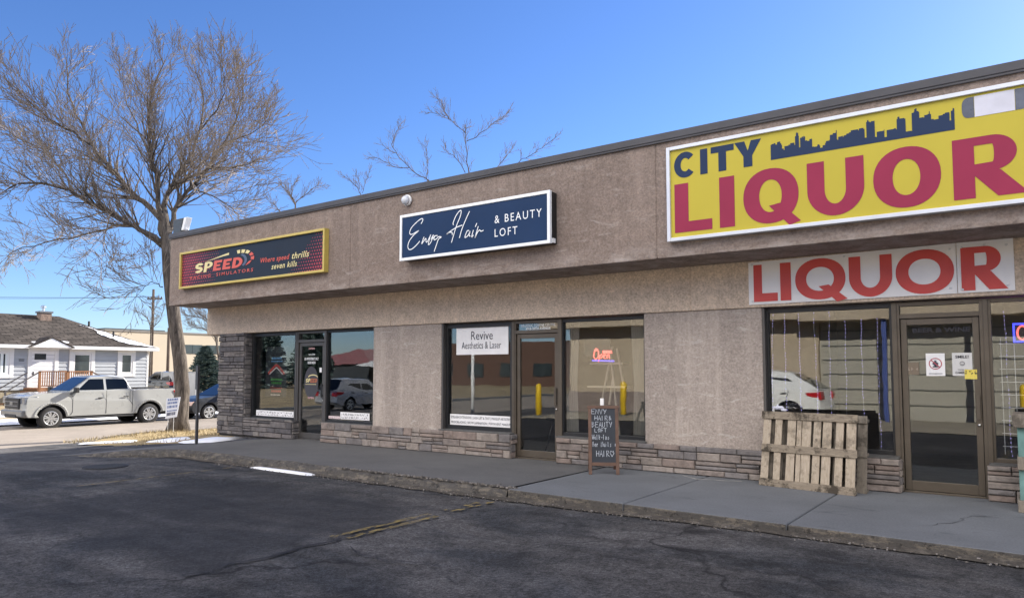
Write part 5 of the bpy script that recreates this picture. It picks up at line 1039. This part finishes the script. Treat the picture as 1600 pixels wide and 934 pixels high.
mb = MB(); mb.box(HX+.03, HX+.07, 16.42, 16.47, 1.30, 1.46); obj('handle', mb, BLACK, hd)
mb = MB(); mb.box(HX+.03, HX+.036, 15.75, 16.0, 2.02, 2.06); mb.box(HX+.03, HX+.036, 15.75, 16.0, 2.10, 2.12); obj('house_number', mb, BLACK, hs)
mb = MB(); mb.prism([(16.1, EZ+.03), (18.1, EZ+.03), (17.08, 3.24)], 'x', HX+.30, HX+.62); po = obj('porch_gable', mb, M('gable_board', (.80, .80, .80), .55, .03), hs, bevel=.006)
mb = MB(); mb.prism([(16.0, EZ+.02), (17.08, 3.28), (18.2, EZ+.02), (18.2, EZ+.07), (17.08, 3.34), (16.0, EZ+.07)], 'x', HX-1.0, HX+.66); obj('porch_roof', mb, ROOF, hs)
mb = MB()
for i in range(1, 12): y = 16.1+2*i/12; mb.box(HX+.6205, HX+.623, y-.006, y+.006, EZ+.05, EZ+.04+max(.02, .5*(1-abs(y-17.08)/1.02)))
obj('gable_groove', mb, M('groove_grey', (.42, .42, .42), .8, 0), po)
# deck with railing and steps down to the left
dk = thing('deck', 'brown wooden front deck with slatted railing and steps at the house door', 'deck', (HX+1, 17, -.2))
DX = HX+1.9; mb = MB(); mb.box(HX+.06, DX, 16.0, 18.6, .50, .62); mb.box(DX, DX+.04, 15.95, 18.65, .36, .62); obj('platform', mb, DECK, dk, bevel=.01)
for y in (16.05, 17.35, 18.55):
    mb = MB(); mb.box(DX-.06, DX+.05, y-.055, y+.055, -.4, 1.50); obj('post', mb, DECK, dk, bevel=.006)
mb = MB(); mb.box(DX-.03, DX+.05, 16.0, 18.62, 1.44, 1.50); mb.box(DX-.02, DX+.03, 16.0, 18.62, .70, .76); obj('top_rail', mb, DECK, dk)
mb = MB(); y = 16.16
while y < 18.5: mb.box(DX-.0, DX+.035, y, y+.045, .74, 1.46); y += .105
obj('baluster', mb, DECK, dk); 
mb = MB()
for i in range(4): mb.box(HX+.5, DX-.1, 16.0-.30*(i+1), 16.0-.30*i, .30-.2*i, .46-.2*i)
obj('step', mb, DECK, dk, bevel=.008)
for x in (HX+.5, DX-.05):
    mb = MB(); mb.bar((x, 16.0, 1.42), (x, 14.5, .42), .07, .05); mb.box(x-.03, x+.03, 14.52, 14.6, -.5, .46); obj('stair_rail', mb, M('dark_rail', (.06, .055, .055), .5, .1, 5), dk)
mb = MB(); mb.bar((DX-.06, 18.6, 1.45), (DX-.06, 19.9, .8), .05, .06); obj('stair_rail', mb, M('dark_rail_brown', (.09, .06, .05), .5, .1, 5), dk)
# ================================================================== BEHIND
fn = thing('fence', 'plain pale grey vertical board fence beside the grey house', 'fence', (-46.5, 26, -.3))
FB = M('fence_grey', (.44, .45, .47), .7, .12, 1.2); a, b = at(252, 590, d=47), at(292, 590, d=45.5); ex = (b-a).normalized(); b = b+ex*.9
mb = MB(); n = 26
for i in range(n):
    p, q = a.lerp(b, i/n), a.lerp(b, (i+.96)/n); mb.bar((p.x, p.y, .42), (q.x, q.y, .42), .03, 1.9+.02*(i % 3))
obj('board_panel', mb, FB, fn)
for i in range(4):
    p = a.lerp(b, i/3); mb = MB(); mb.box(p.x+.03, p.x+.13, p.y-.05, p.y+.05, -.5, 1.45); obj('post', mb, FB, fn)
mb = MB(); mb.bar((a.x, a.y, 1.40), (b.x, b.y, 1.40), .06, .05); obj('rail', mb, FB, fn)
cb = thing('commercial_building', 'long cream flat roofed building with dark windows far behind the house', 'building', (-80, 40, -.5))
CR = M('cream_wall', (.50, .43, .33), .8, .05, .3); mb = MB(); mb.box(-92, -73, 33.8, 62, -1, 5.35); obj('wall', mb, CR, cb)
mb = MB(); mb.box(-92.1, -72.92, 33.7, 62.1, 5.35, 5.5); obj('roof_edge', mb, M('parapet', (.20, .19, .18), .7, .1), cb)
mb = MB(); mb.box(-90, -80, 31.6, 33.65, -1, 5.6); obj('side_wing', mb, CR, cb)
for a, b in ((41.7, 43.85), (44.35, 46.5), (47.3, 49.4), (50.2, 52.3), (36.2, 38.0)):
    if a < 40: continue
    mb = MB(); mb.box(-73.1, -72.95, a, b, 3.28, 4.22); mb.box(-73.1, -72.93, (a+b)/2-.04, (a+b)/2+.04, 3.28, 4.22); obj('window', mb, HGL, cb)
mb = MB(); mb.box(-84, -80, 37, 43.5, 5.4, 6.0); obj('rooftop_unit', mb, M('roof_unit', (.05, .055, .05), .9, .4, 2), cb)
POLE = m_bark('pole_wood', (.075, .055, .045), (.13, .10, .08))
def pole(u, v0, label, d, arms, r=.13):
    p = at(u, v0, d=d); t = thing('utility_pole', label, 'utility pole', (p.x, p.y, -.6), group='utility poles')
    mb = MB(); mb.tube([(p.x, p.y, -.8), (p.x, p.y, p.z)], [r, r*.75], 10); obj('pole', mb, POLE, t, smooth=True)
    e = Vector((.81, .586, 0)); 
    for dz, w in arms:
        mb = MB(); c = Vector((p.x, p.y, p.z-dz)); mb.bar(c-e*w-Vector((.14, -.2, 0)), c+e*w-Vector((.14, -.2, 0)), .1, .12); obj('crossarm', mb, POLE, t)
        for k in (-.9, -.45, .45, .9): mb = MB(); mb.lathe([(.03, 0), (.05, .06), (.03, .14), (.001, .15)], c+e*w*k-Vector((.14, -.2, -.06)), 'z', 8); obj('insulator', mb, BLACK, t)
    return p
pa = pole(240, 452, 'tall wooden utility pole with a crossarm right of the grey house', 60, ((.75, .62),)); pb_ = pole(264, 512, 'shorter bare wooden pole just behind the tree trunk', 56, ())
for k, (dy, dz, lab) in enumerate(((-.5, -.62, 'upper overhead wire running left from the utility pole'), (.5, -.6, 'lower overhead wire running left from the utility pole'))):
    e = Vector((.81, .586, 0)); a = pa+e*dy+Vector((0, 0, dz)); b = a+Vector((-19, -40, .1+.3*k)); mb = MB(); n = 20
    mb.tube([a.lerp(b, i/n)-Vector((0, 0, .9*4*(i/n)*(1-i/n))) for i in range(n+1)], .012, 4); tag(obj('overhead_wire', mb, BLACK), lab, 'wire')
# --- spruce
sp_ = thing('spruce_tree', 'bushy blue green spruce tree beyond the fence', 'tree', (-50.6, 31.0, -.4))
S0 = at(320, 600, d=54.5); STOP = at(316, 541, d=54.5).z; mb = MB(); mb.tube([(S0.x, S0.y, -.5), (S0.x, S0.y, STOP)], [.14, .02], 8); obj('trunk', mb, POLE, sp_, smooth=True)
random.seed(12); mb = MB(); zb0 = -.2
for i in range(900):
    f = random.random()**.8; z = zb0+(STOP-zb0)*f; rr = (1-f)**.75*1.75*random.uniform(.5, 1.12)+.05; a = random.random()*6.283
    d = Vector((math.cos(a), math.sin(a), -.18+.4*f)); base = Vector((S0.x, S0.y, z)); tip = base+d*rr
    sdn = Vector((-d.y, d.x, 0)); k = int(3+rr*4)
    for j in range(k):
        q = base.lerp(tip, .35+.65*j/max(1, k-1)); w = .17*(1.15-j/k)+.05; l = random.uniform(.14, .24)
        for s in (-1, 1):
            e = q+sdn*s*w+d*l*.7+Vector((0, 0, random.gauss(0, .04))); mb.add([q, q+d*l*.35+Vector((0, 0, .05)), e, q+sdn*s*w*.4-Vector((0, 0, .05))], [(0, 1, 2, 3)])
obj('crown', mb, m_stone('spruce_needles', [(.07, .105, .10), (.10, .145, .14), (.14, .19, .18), (.05, .08, .07)]), sp_, recalc=False)
# --- bare trees
def branch_tree(limbs, seed, twig_len, levels, density, upb=.35, gauss=.35, minr=.006):
    """limbs: list of (points, r0, r1). returns (wood mesh, twig mesh)"""
    rnd = random.Random(seed); wood, tw = MB(), MB()
    def side(a):
        v = Vector((rnd.gauss(0, 1), rnd.gauss(0, 1), rnd.gauss(0, 1))); return (v-a*v.dot(a)).normalized()
    def grow(p, d, L, r, lv):
        n = 5 if lv > 1 else 3 if lv == 1 else 2; pts = [p]; dd = d.copy()
        for i in range(n):
            dd = (dd+Vector((rnd.gauss(0, gauss*.32), rnd.gauss(0, gauss*.32), rnd.gauss(0, gauss*.22)+upb*.13))).normalized(); pts.append(pts[-1]+dd*L/n)
        radii = [max(minr, r*(1-.8*i/n)) for i in range(n+1)]
        (wood if r > .024 else tw).tube(pts, radii, 5 if r > .024 else 3, cap=False)
        if lv <= 0: return
        for i in range(1, n+1):
            for k in range(density if i < n else density+1):
                if rnd.random() < .12: continue
                a = (pts[i]-pts[i-1]).normalized(); q = rnd.uniform(.8, 1.25)
                grow(pts[i-1].lerp(pts[i], rnd.uniform(.3, 1)), (a*q+side(a)*.62+Vector((0, 0, upb*.3))).normalized(), L*rnd.uniform(.38, .62), max(minr, radii[i]*.62), lv-1)
    for pts, r0, r1, dens in limbs:
        pts = [Vector(p) for p in pts]; q = []
        for i in range(len(pts)-1):
            p0, p1, p2, p3 = pts[max(i-1, 0)], pts[i], pts[i+1], pts[min(i+2, len(pts)-1)]
            for t in (0, .33, .67): q.append(.5*(2*p1+(p2-p0)*t+(2*p0-5*p1+4*p2-p3)*t*t+(3*p1-p0-3*p2+p3)*t**3))
        q.append(pts[-1]); n = len(q)-1
        q = [p+Vector((rnd.gauss(0, .03), rnd.gauss(0, .03), rnd.gauss(0, .03)))*(1 if 0 < i < n else 0) for i, p in enumerate(q)]
        rr = [r0+(r1-r0)*(i/n)**.8 for i in range(n+1)]; wood.tube(q, rr, 10 if r0 > .15 else 7, cap=True)
        if dens:
            for i in range(max(1, n//4), n+1):
                for k in range(dens):
                    a = (q[i]-q[i-1]).normalized(); s = side(a); f = i/n
                    grow(q[i-1].lerp(q[i], rnd.random()), (a*.95+s*.75+Vector((0, 0, upb*.5))).normalized(), twig_len*rnd.uniform(.55, 1.1)*(1.15-.6*f), max(minr, min(.045, rr[i]*.5)), levels)
            grow(q[-1], (q[-1]-q[-2]).normalized(), twig_len*.5, max(minr, r1*.8), levels)
    return wood, tw
BARK = m_bark('grey_bark', (.045, .039, .035), (.19, .165, .145)); TWIG = M('twig_bark', (.23, .19, .155), .9, .25, 3)
TD = 24.0; TB = at(278, 669, d=TD); bt = thing('bare_tree', 'big leafless tree with a thick grey trunk and wide crown left of the shops', 'tree', (TB.x, TB.y, -.4))
def tz(p, dd=0): return at(p[0], p[1], d=TD+dd)
def Z8(X, Y): X, Y = 525+(X-525)*(.97 if X < 525 else .76), 720+(Y-720)*.93; return (X/2.0769, 30+Y/2.0755)
def limb(pts, r0, r1, dens, dep): n = len(pts)-1; return ([tz(Z8(*p), dep*(i/n)) for i, p in enumerate(pts)], r0, r1, dens)
wood = MB(); tr = [tz(p) for p in ((278, 676), (280, 655), (285, 610), (281, 560), (274, 510), (269, 470), (264, 420), (262, 385), (259, 360), (258, 342), (257, 322))]; wood.tube(tr, [.42, .285, .23, .215, .208, .205, .20, .19, .175, .13, .07], 16)
trk_ = obj('trunk', wood, BARK, bt, smooth=True)
LB = [limb([(535, 730), (500, 705), (430, 670), (360, 625), (290, 590), (240, 555), (150, 520), (60, 518), (0, 545)], 0.105, 0.021, 3, -2), limb([(530, 700), (510, 620), (440, 565), (390, 510), (340, 450), (290, 380), (255, 310), (215, 200), (205, 90)], 0.118, 0.017, 3, 2.0),
 limb([(290, 385), (230, 340), (170, 305), (100, 250), (40, 185)], 0.043, 0.010, 3, -1.5), limb([(530, 690), (515, 600), (500, 480), (485, 400), (480, 300), (492, 200), (540, 90)], 0.105, 0.014, 3, -1), limb([(525, 640), (540, 560), (590, 490), (640, 435), (690, 330), (700, 220), (660, 100)], 0.099, 0.014, 3, 2.5),
 limb([(545, 720), (575, 640), (610, 570), (700, 490), (790, 380), (860, 260), (870, 130)], 0.105, 0.014, 3, 1), limb([(585, 515), (640, 500), (700, 480), (760, 465), (860, 455), (950, 430)], 0.056, 0.010, 3, -2.5), limb([(490, 450), (450, 340), (410, 240), (390, 110)], 0.043, 0.010, 3, 2.5),
 limb([(530, 740), (480, 700), (400, 662), (300, 690), (180, 715), (60, 745), (10, 770)], 0.062, 0.010, 3, 2), limb([(240, 555), (190, 470), (120, 400), (20, 350), (-60, 300)], 0.037, 0.008, 3, 1.5), limb([(640, 530), (730, 560), (800, 590), (850, 625)], 0.031, 0.007, 3, 1), limb([(790, 380), (850, 360), (930, 330), (975, 300)], 0.031, 0.007, 3, -1),
 limb([(690, 330), (760, 260), (790, 170), (780, 110)], 0.031, 0.007, 3, -1.5), limb([(340, 450), (260, 430), (180, 420), (90, 400)], 0.031, 0.007, 3, 2), limb([(360, 625), (330, 700), (350, 760), (360, 800)], 0.019, 0.006, 2, -1.), limb([(530, 880), (500, 860), (470, 880), (440, 910)], 0.019, 0.006, 2, -.6)]
w_, t_ = branch_tree(LB, 21, 1.9, 2, 1, .42, .36, .0066)
obj('limbs', w_, BARK, bt, smooth=True, recalc=False); obj('crown', t_, TWIG, bt, recalc=False)
print('crown faces', len(w_.f), len(t_.f))
def small_tree(label, d, limbs_px, seed, L, lv=2, dens=2, group=None, r=.09, gz_=-.3):
    p = at(*limbs_px[0][0], d=d); t = thing('bare_tree', label, 'tree', (p.x, p.y, gz_), group=group)
    mb = MB(); mb.tube([(p.x, p.y, gz_), (p.x, p.y, max(gz_+.5, p.z*.5)), p], [r*2, r*1.6, r*1.2], 8); obj('trunk', mb, BARK, t, smooth=True)
    w, q = branch_tree([([at(*c, d=d+(.8*(i % 2))) for c in pts], r*(1 if i == 0 else .6), .012, dens) for i, pts in enumerate(limbs_px)], seed, L, lv, 1, .45, .3, .0075)
    obj('limbs', w, BARK, t, smooth=True, recalc=False); obj('crown', q, TWIG, t, recalc=False)
small_tree('leafless tree with a sawn top rising behind the roof above the salon sign', 40, [[(733, 290), (731, 262), (728, 230), (727, 208), (730, 200)], [(727, 208), (712, 196), (700, 184), (690, 178), (668, 176)], [(704, 188), (696, 175), (690, 160), (682, 153)], [(729, 221), (745, 213), (762, 200), (775, 190), (785, 185), (797, 170)], [(727, 270), (715, 250), (702, 240), (696, 228)], [(775, 265), (790, 245), (800, 233)], [(806, 258), (815, 250), (836, 238), (850, 228), (872, 212)]], 31, .8, 1, 2, r=.04)
small_tree('leafless spreading tree behind the roof left of the sawn off tree', 44, [[(672, 292), (668, 280), (650, 272), (630, 252), (612, 236), (600, 228)], [(668, 283), (668, 262), (667, 240), (664, 225)], [(640, 262), (620, 262), (600, 252), (580, 246)], [(620, 240), (613, 225), (620, 205), (625, 196)]], 32, .9, 1, 2, r=.04)
small_tree('small leafless tree behind the roof right of the racing sign', 48, [[(565, 312), (563, 300), (556, 290), (545, 282), (532, 272)], [(566, 302), (570, 288), (576, 272), (578, 262)], [(562, 296), (560, 280), (555, 270)]], 33, .6, 1, 2, r=.03)
small_tree('twiggy leafless tree behind the racing shop roof', 46, [[(462, 330), (460, 315), (450, 300), (440, 290)], [(461, 318), (475, 305), (492, 292), (500, 290)], [(458, 312), (455, 295), (462, 285)], [(440, 335), (430, 320), (415, 310)]], 34, 1.0, 1, 3, r=.06)
small_tree('leafless tree seen under the overhang beyond the spruce', 62, [[(342, 560), (338, 530), (328, 505), (312, 490), (295, 478)], [(332, 512), (318, 498), (305, 494), (288, 492)], [(338, 530), (325, 515), (310, 512), (298, 510)], [(340, 545), (336, 500), (330, 480), (320, 465)]], 35, 1.3, 2, 3, r=.10)
small_tree('thin leafless tree low on the skyline left of the utility pole', 58, [[(236, 520), (232, 500), (222, 490), (210, 485)], [(234, 508), (240, 490), (246, 470)], [(236, 512), (250, 500), (256, 480)]], 36, 1.0, 1, 3, r=.05)
# yard sign leaning on the trunk
t = thing('yard_sign', 'white corrugated sign with blue handwriting leaning at the big tree trunk', 'sign', tz((268, 655), -.9))
q = [tz(p, -.85) for p in ((260, 622), (282, 620), (276, 651), (258, 654))]; bk = Vector((-.3, .4, 0)).normalized()*.012
mb = MB(); mb.add(q+[p+bk for p in q], [(0, 1, 2, 3), (4, 7, 6, 5)]+[(i, (i+1) % 4, 4+(i+1) % 4, 4+i) for i in range(4)]); obj('panel', mb, M('coroplast', (.66, .70, .80), .5, .05), t)
mb = MB(); random.seed(5)
for r_, (v, h, c) in enumerate(((.86, .10, 0), (.70, .10, 0), (.50, .12, 0), (.33, .06, 0), (.13, .15, 1))):
    x = .12
    while x < .84:
        w = random.uniform(.05, .10); P4 = []
        for a, b in ((x, v), (x+w, v), (x+w, v+h), (x, v+h)): l = q[3].lerp(q[0], b); r2 = q[2].lerp(q[1], b); P4.append(l.lerp(r2, a)-bk*.4)
        mb.quad(*P4, m=c); x += w+random.uniform(.02, .05)
obj('lettering', mb, [M('sign_ink_blue', (.10, .16, .38), .8, 0), M('sign_ink_dark', (.05, .06, .13), .8, 0)], t, recalc=False)
for k in (.25, .75):
    a = q[3].lerp(q[2], k); mb = MB(); mb.tube([a, (a.x, a.y, vz(a.x, a.y)-.05)], .006, 5); obj('stake', mb, ALU, t)
# ================================================================== ACROSS THE LOT (what the shop glass mirrors)
TAN = m_stucco('opposite_stucco', (.42, .34, .25), (.48, .40, .30), .2, .1); SIDE2 = M('opposite_siding', (.34, .32, .27), .7, .06, .6); BLUE = M('opposite_blue', (.04, .07, .25), .5, .1)
ob = thing('opposite_shops', 'tan stucco shop wing across the parking lot with blue posts', 'building', (2, -9, -.14))
mb = MB(); mb.box(-16.3, -6.2, -14, -5.6, -.2, 4.7); obj('wall', mb, TAN, ob)
mb = MB(); mb.box(-16.32, -6.2, -5.6, -5.52, -.2, .65); obj('stone_base', mb, STONE, ob)
mb = MB(); mb.box(-6.19, 18, -14, -5.8, -.2, 4.7); obj('wall', mb, SIDE2, ob)
mb = MB(); mb.box(-6.6, 18, -5.8, -4.6, 3.2, 5.0); mb.box(-17.3, -6.61, -5.6, -4.7, 3.3, 5.0); obj('fascia', mb, TAN, ob)
for x in (-4, -1.5, 1, 3.5, 6): 
    mb = MB(); mb.box(x-.07, x+.07, -4.9, -4.76, -.2, 3.2); obj('post', mb, BLUE, ob)
mb = MB()
for z in (.4, .9, 1.4, 1.9, 2.4, 2.9): mb.box(-6.1, 18, -5.80, -5.775, z-.02, z+.02)
obj('siding_line', mb, M('siding_gap', (.10, .10, .09), .8, 0), ob)
for k, (x, y) in enumerate(((-15.6, -2.1), (-12.3, -2.7), (-.35, -3.2))):
    t = thing('bollard', ('yellow steel bollard mirrored in the salon door glass', 'yellow steel bollard mirrored in the salon window', 'yellow steel bollard mirrored at the right edge of the liquor window')[k], 'bollard', (x, y, gz(x)), group='yellow bollards across the lot')
    mb = MB(); mb.lathe([(.11, 0), (.11, 1.15), (.09, 1.22), (.04, 1.26), (.001, 1.27)], (x, y, gz(x)), 'z', 18); obj('pipe', mb, M('bollard_yellow', (.75, .50, .02), .45, .1, 3), t, smooth=True)
    mb = MB(); mb.lathe([(.16, 0), (.16, .06), (.11, .07)], (x, y, gz(x)), 'z', 18); obj('base', mb, CONC, t)
vehicle('parked_car', 'white sport utility vehicle mirrored in the liquor window', 'car', (-8.9, -2.6, -.14), R(180), suv(paint('car_white', (.80, .80, .78)), cab=[(-.35, 1.03), (-1.3, 1.66), (-2.7, 1.62), (-3.6, 1.1)]))
vehicle('parked_car', 'silver grey sport utility vehicle mirrored in the racing shop window', 'car', (-30.6, -7.9, -.64), R(-90), suv(paint('car_silver', (.40, .41, .43)), cab=[(-.35, 1.03), (-1.2, 1.70), (-3.0, 1.70), (-3.55, 1.1)]))
st_ = thing('corner_store', 'low store with a red metal roof mirrored in the racing shop window', 'building', (-75, -46, -.4))
mb = MB(); mb.box(-86, -71, -78, -45, -.9, 2.3); obj('wall', mb, M('store_dark', (.03, .035, .04), .6, .2, 1), st_)
mb = MB(); mb.add([(-70, -44.5, 2.3), (-70, -79, 2.3), (-87, -79, 2.3), (-87, -44.5, 2.3), (-78, -50, 4.6), (-78, -72, 4.6)], [(0, 1, 5, 4), (1, 2, 5), (2, 3, 4, 5), (3, 0, 4), (0, 3, 2, 1)]); obj('roof', mb, M('red_metal_roof', (.17, .018, .022), .4, .1, 1), st_)
mb = MB(); mb.prism([(-47.5, 2.0), (-42, 2.0), (-45, 2.7)], 'x', -70.5, -67); obj('canopy', mb, TRIM, st_)
mb = MB(); mb.box(-70.9, -70.6, -53, -47.6, 1.3, 2.0); obj('sign_panel', mb, M('store_sign', (.6, .6, .6), .6, .3, 2), st_)
bb = thing('brick_building', 'brown brick building mirrored in the salon window', 'building', (-62, -40, -.4)); mb = MB(); mb.box(-60, -30, -62, -44, -.9, 4.6); obj('wall', mb, m_stone('brown_brick', [(.13, .075, .055), (.11, .065, .05)]), bb)
for k in range(6): mb = MB(); mb.box(-58+4.6*k, -55.8+4.6*k, -44.02, -43.9, .8, 2.3); obj('window', mb, HGL, bb)
small = [o for o in COL.objects if o.name == 'bare_tree.002'][0]
def copy_tree(o, loc, label, group='leafless trees across the lot'):
    c = o.copy(); COL.objects.link(c); c.location = loc; c['label'] = label; c['group'] = group
    for ch_ in o.children: k = ch_.copy(); COL.objects.link(k); k.parent = c
    return c
big = bt
for k, (x, y) in enumerate(((-24.5, -20), (-36, -40), (-20, -34))):
    c = copy_tree(big, (x, y, -.5), 'leafless tree mirrored in the salon window, number of three across the lot' if False else ('leafless tree mirrored in the left salon window pane', 'farthest leafless tree mirrored behind the brick building', 'leafless tree mirrored in the glass salon door')[k]); c.rotation_euler.z = 1.3*k+.8; c.scale = (.8, .8, .85)

t = thing('sign_post', 'white metal post in the parking lot mirrored in the left salon window', 'post', (-17, .2, -.3))
mb = MB(); mb.tube([(-17, .2, -.6), (-17, .2, 2.9)], .06, 10); obj('post', mb, WHITE, t, smooth=True)
mb = MB(); mb.box(-17.45, -16.55, .24, .27, 2.2, 2.95); obj('plate', mb, ALU, t, bevel=.005)
t = thing('wire_rack', 'white wire grid rack standing inside the right liquor window', 'rack', (.4, 11.1, .02))
mb = MB()
for k in range(9): x = -.38+.14*k; mb.box(x-.004, x+.004, 11.05, 11.058, .5, 1.95)
obj('upright_wires', mb, WHITE, t)
mb = MB()
for k in range(9): z = .6+.16*k; mb.box(-.4, .78, 11.04, 11.048, z-.004, z+.004)
obj('cross_wires', mb, WHITE, t)

# a crack running on from the stall line, tar smears, chipped concrete by the pier
def ground_ribbon(name, pts, w, mat, dz, seed, jag=.03):
    random.seed(seed); q = []
    for a, b in zip(pts, pts[1:]):
        n = max(2, int(math.dist(a, b)/.09))
        for i in range(n): q.append((a[0]+(b[0]-a[0])*i/n+random.gauss(0, jag), a[1]+(b[1]-a[1])*i/n+random.gauss(0, jag)))
    mb = MB(); V = []
    for i in range(len(q)):
        a, b = q[max(0, i-1)], q[min(len(q)-1, i+1)]; d = math.dist(a, b) or 1; nx, ny = -(b[1]-a[1])/d, (b[0]-a[0])/d; ww = w*random.uniform(.3, 1.5)*(1-abs(2*i/len(q)-1)**4)
        x, y = q[i]; f = dz if callable(dz) else (lambda x: dz); V += [(x-nx*ww/2, y-ny*ww/2, f(x)), (x+nx*ww/2, y+ny*ww/2, f(x))]
    mb.add(V, [(2*i, 2*i+1, 2*i+3, 2*i+2) for i in range(len(q)-1)]); struct(name, mb, mat, recalc=False)
TAR = M('tar_black', (.012, .012, .015), .75, .2, 4); lz = lambda x: gz(x)+.020
a, b, c = at(575, 832, z=-.14), at(420, 872, z=-.14), at(262, 907, z=-.14)
ground_ribbon('asphalt_crack', [(a.x, a.y), (b.x, b.y), (c.x, c.y)], .035, TAR, lz, 3)
ground_ribbon('asphalt_crack', [(-5.7, 4.9), (-4.9, 4.6), (-4.3, 4.75), (-3.6, 4.3)], .014, TAR, lz, 5, .04)
ground_ribbon('asphalt_crack', [(-3.2, 6.6), (-2.2, 6.0), (-1.6, 6.15), (-.6, 5.5)], .012, TAR, lz, 6, .04)
PALEC = M('chipped_concrete', (.34, .33, .32), .9, .2, 9)
ground_ribbon('chipped_edge', [(-4.35, 10.22), (-4.0, 10.02), (-3.7, 10.08), (-3.3, 10.2)], .045, PALEC, .0035, 8, .02)
ground_ribbon('walk_crack', [(-1.05, 8.3), (-.75, 8.75), (-.6, 9.2), (-.35, 9.5)], .012, M('walk_crack_dark', (.05, .052, .058), .9, .1), .0035, 9, .03)

for k, (x, y) in enumerate(((-60, -18.5), (-61, -22), (-58, -25.8))):
    c = copy_tree(sp_, (x, y, -.7), ('leftmost dark spruce mirrored in the racing shop left window', 'middle dark spruce mirrored in the racing shop left window', 'right dark spruce mirrored beside the racing shop door')[k], 'dark spruces across the street'); c.scale = (1.5, 1.5, 1.7+.2*k); c.rotation_euler.z = k*2.1
struct('pale_lot_strip', grid(-16.4, 18, 40, -5.5, -.4, 8, lambda x, y: gz(x)+.03), m_concrete('pale_strip_surface', (.34, .30, .235), .5, .4), recalc=False)  # added pale strip; its colour stands for sunlit lot mirrored in the glass
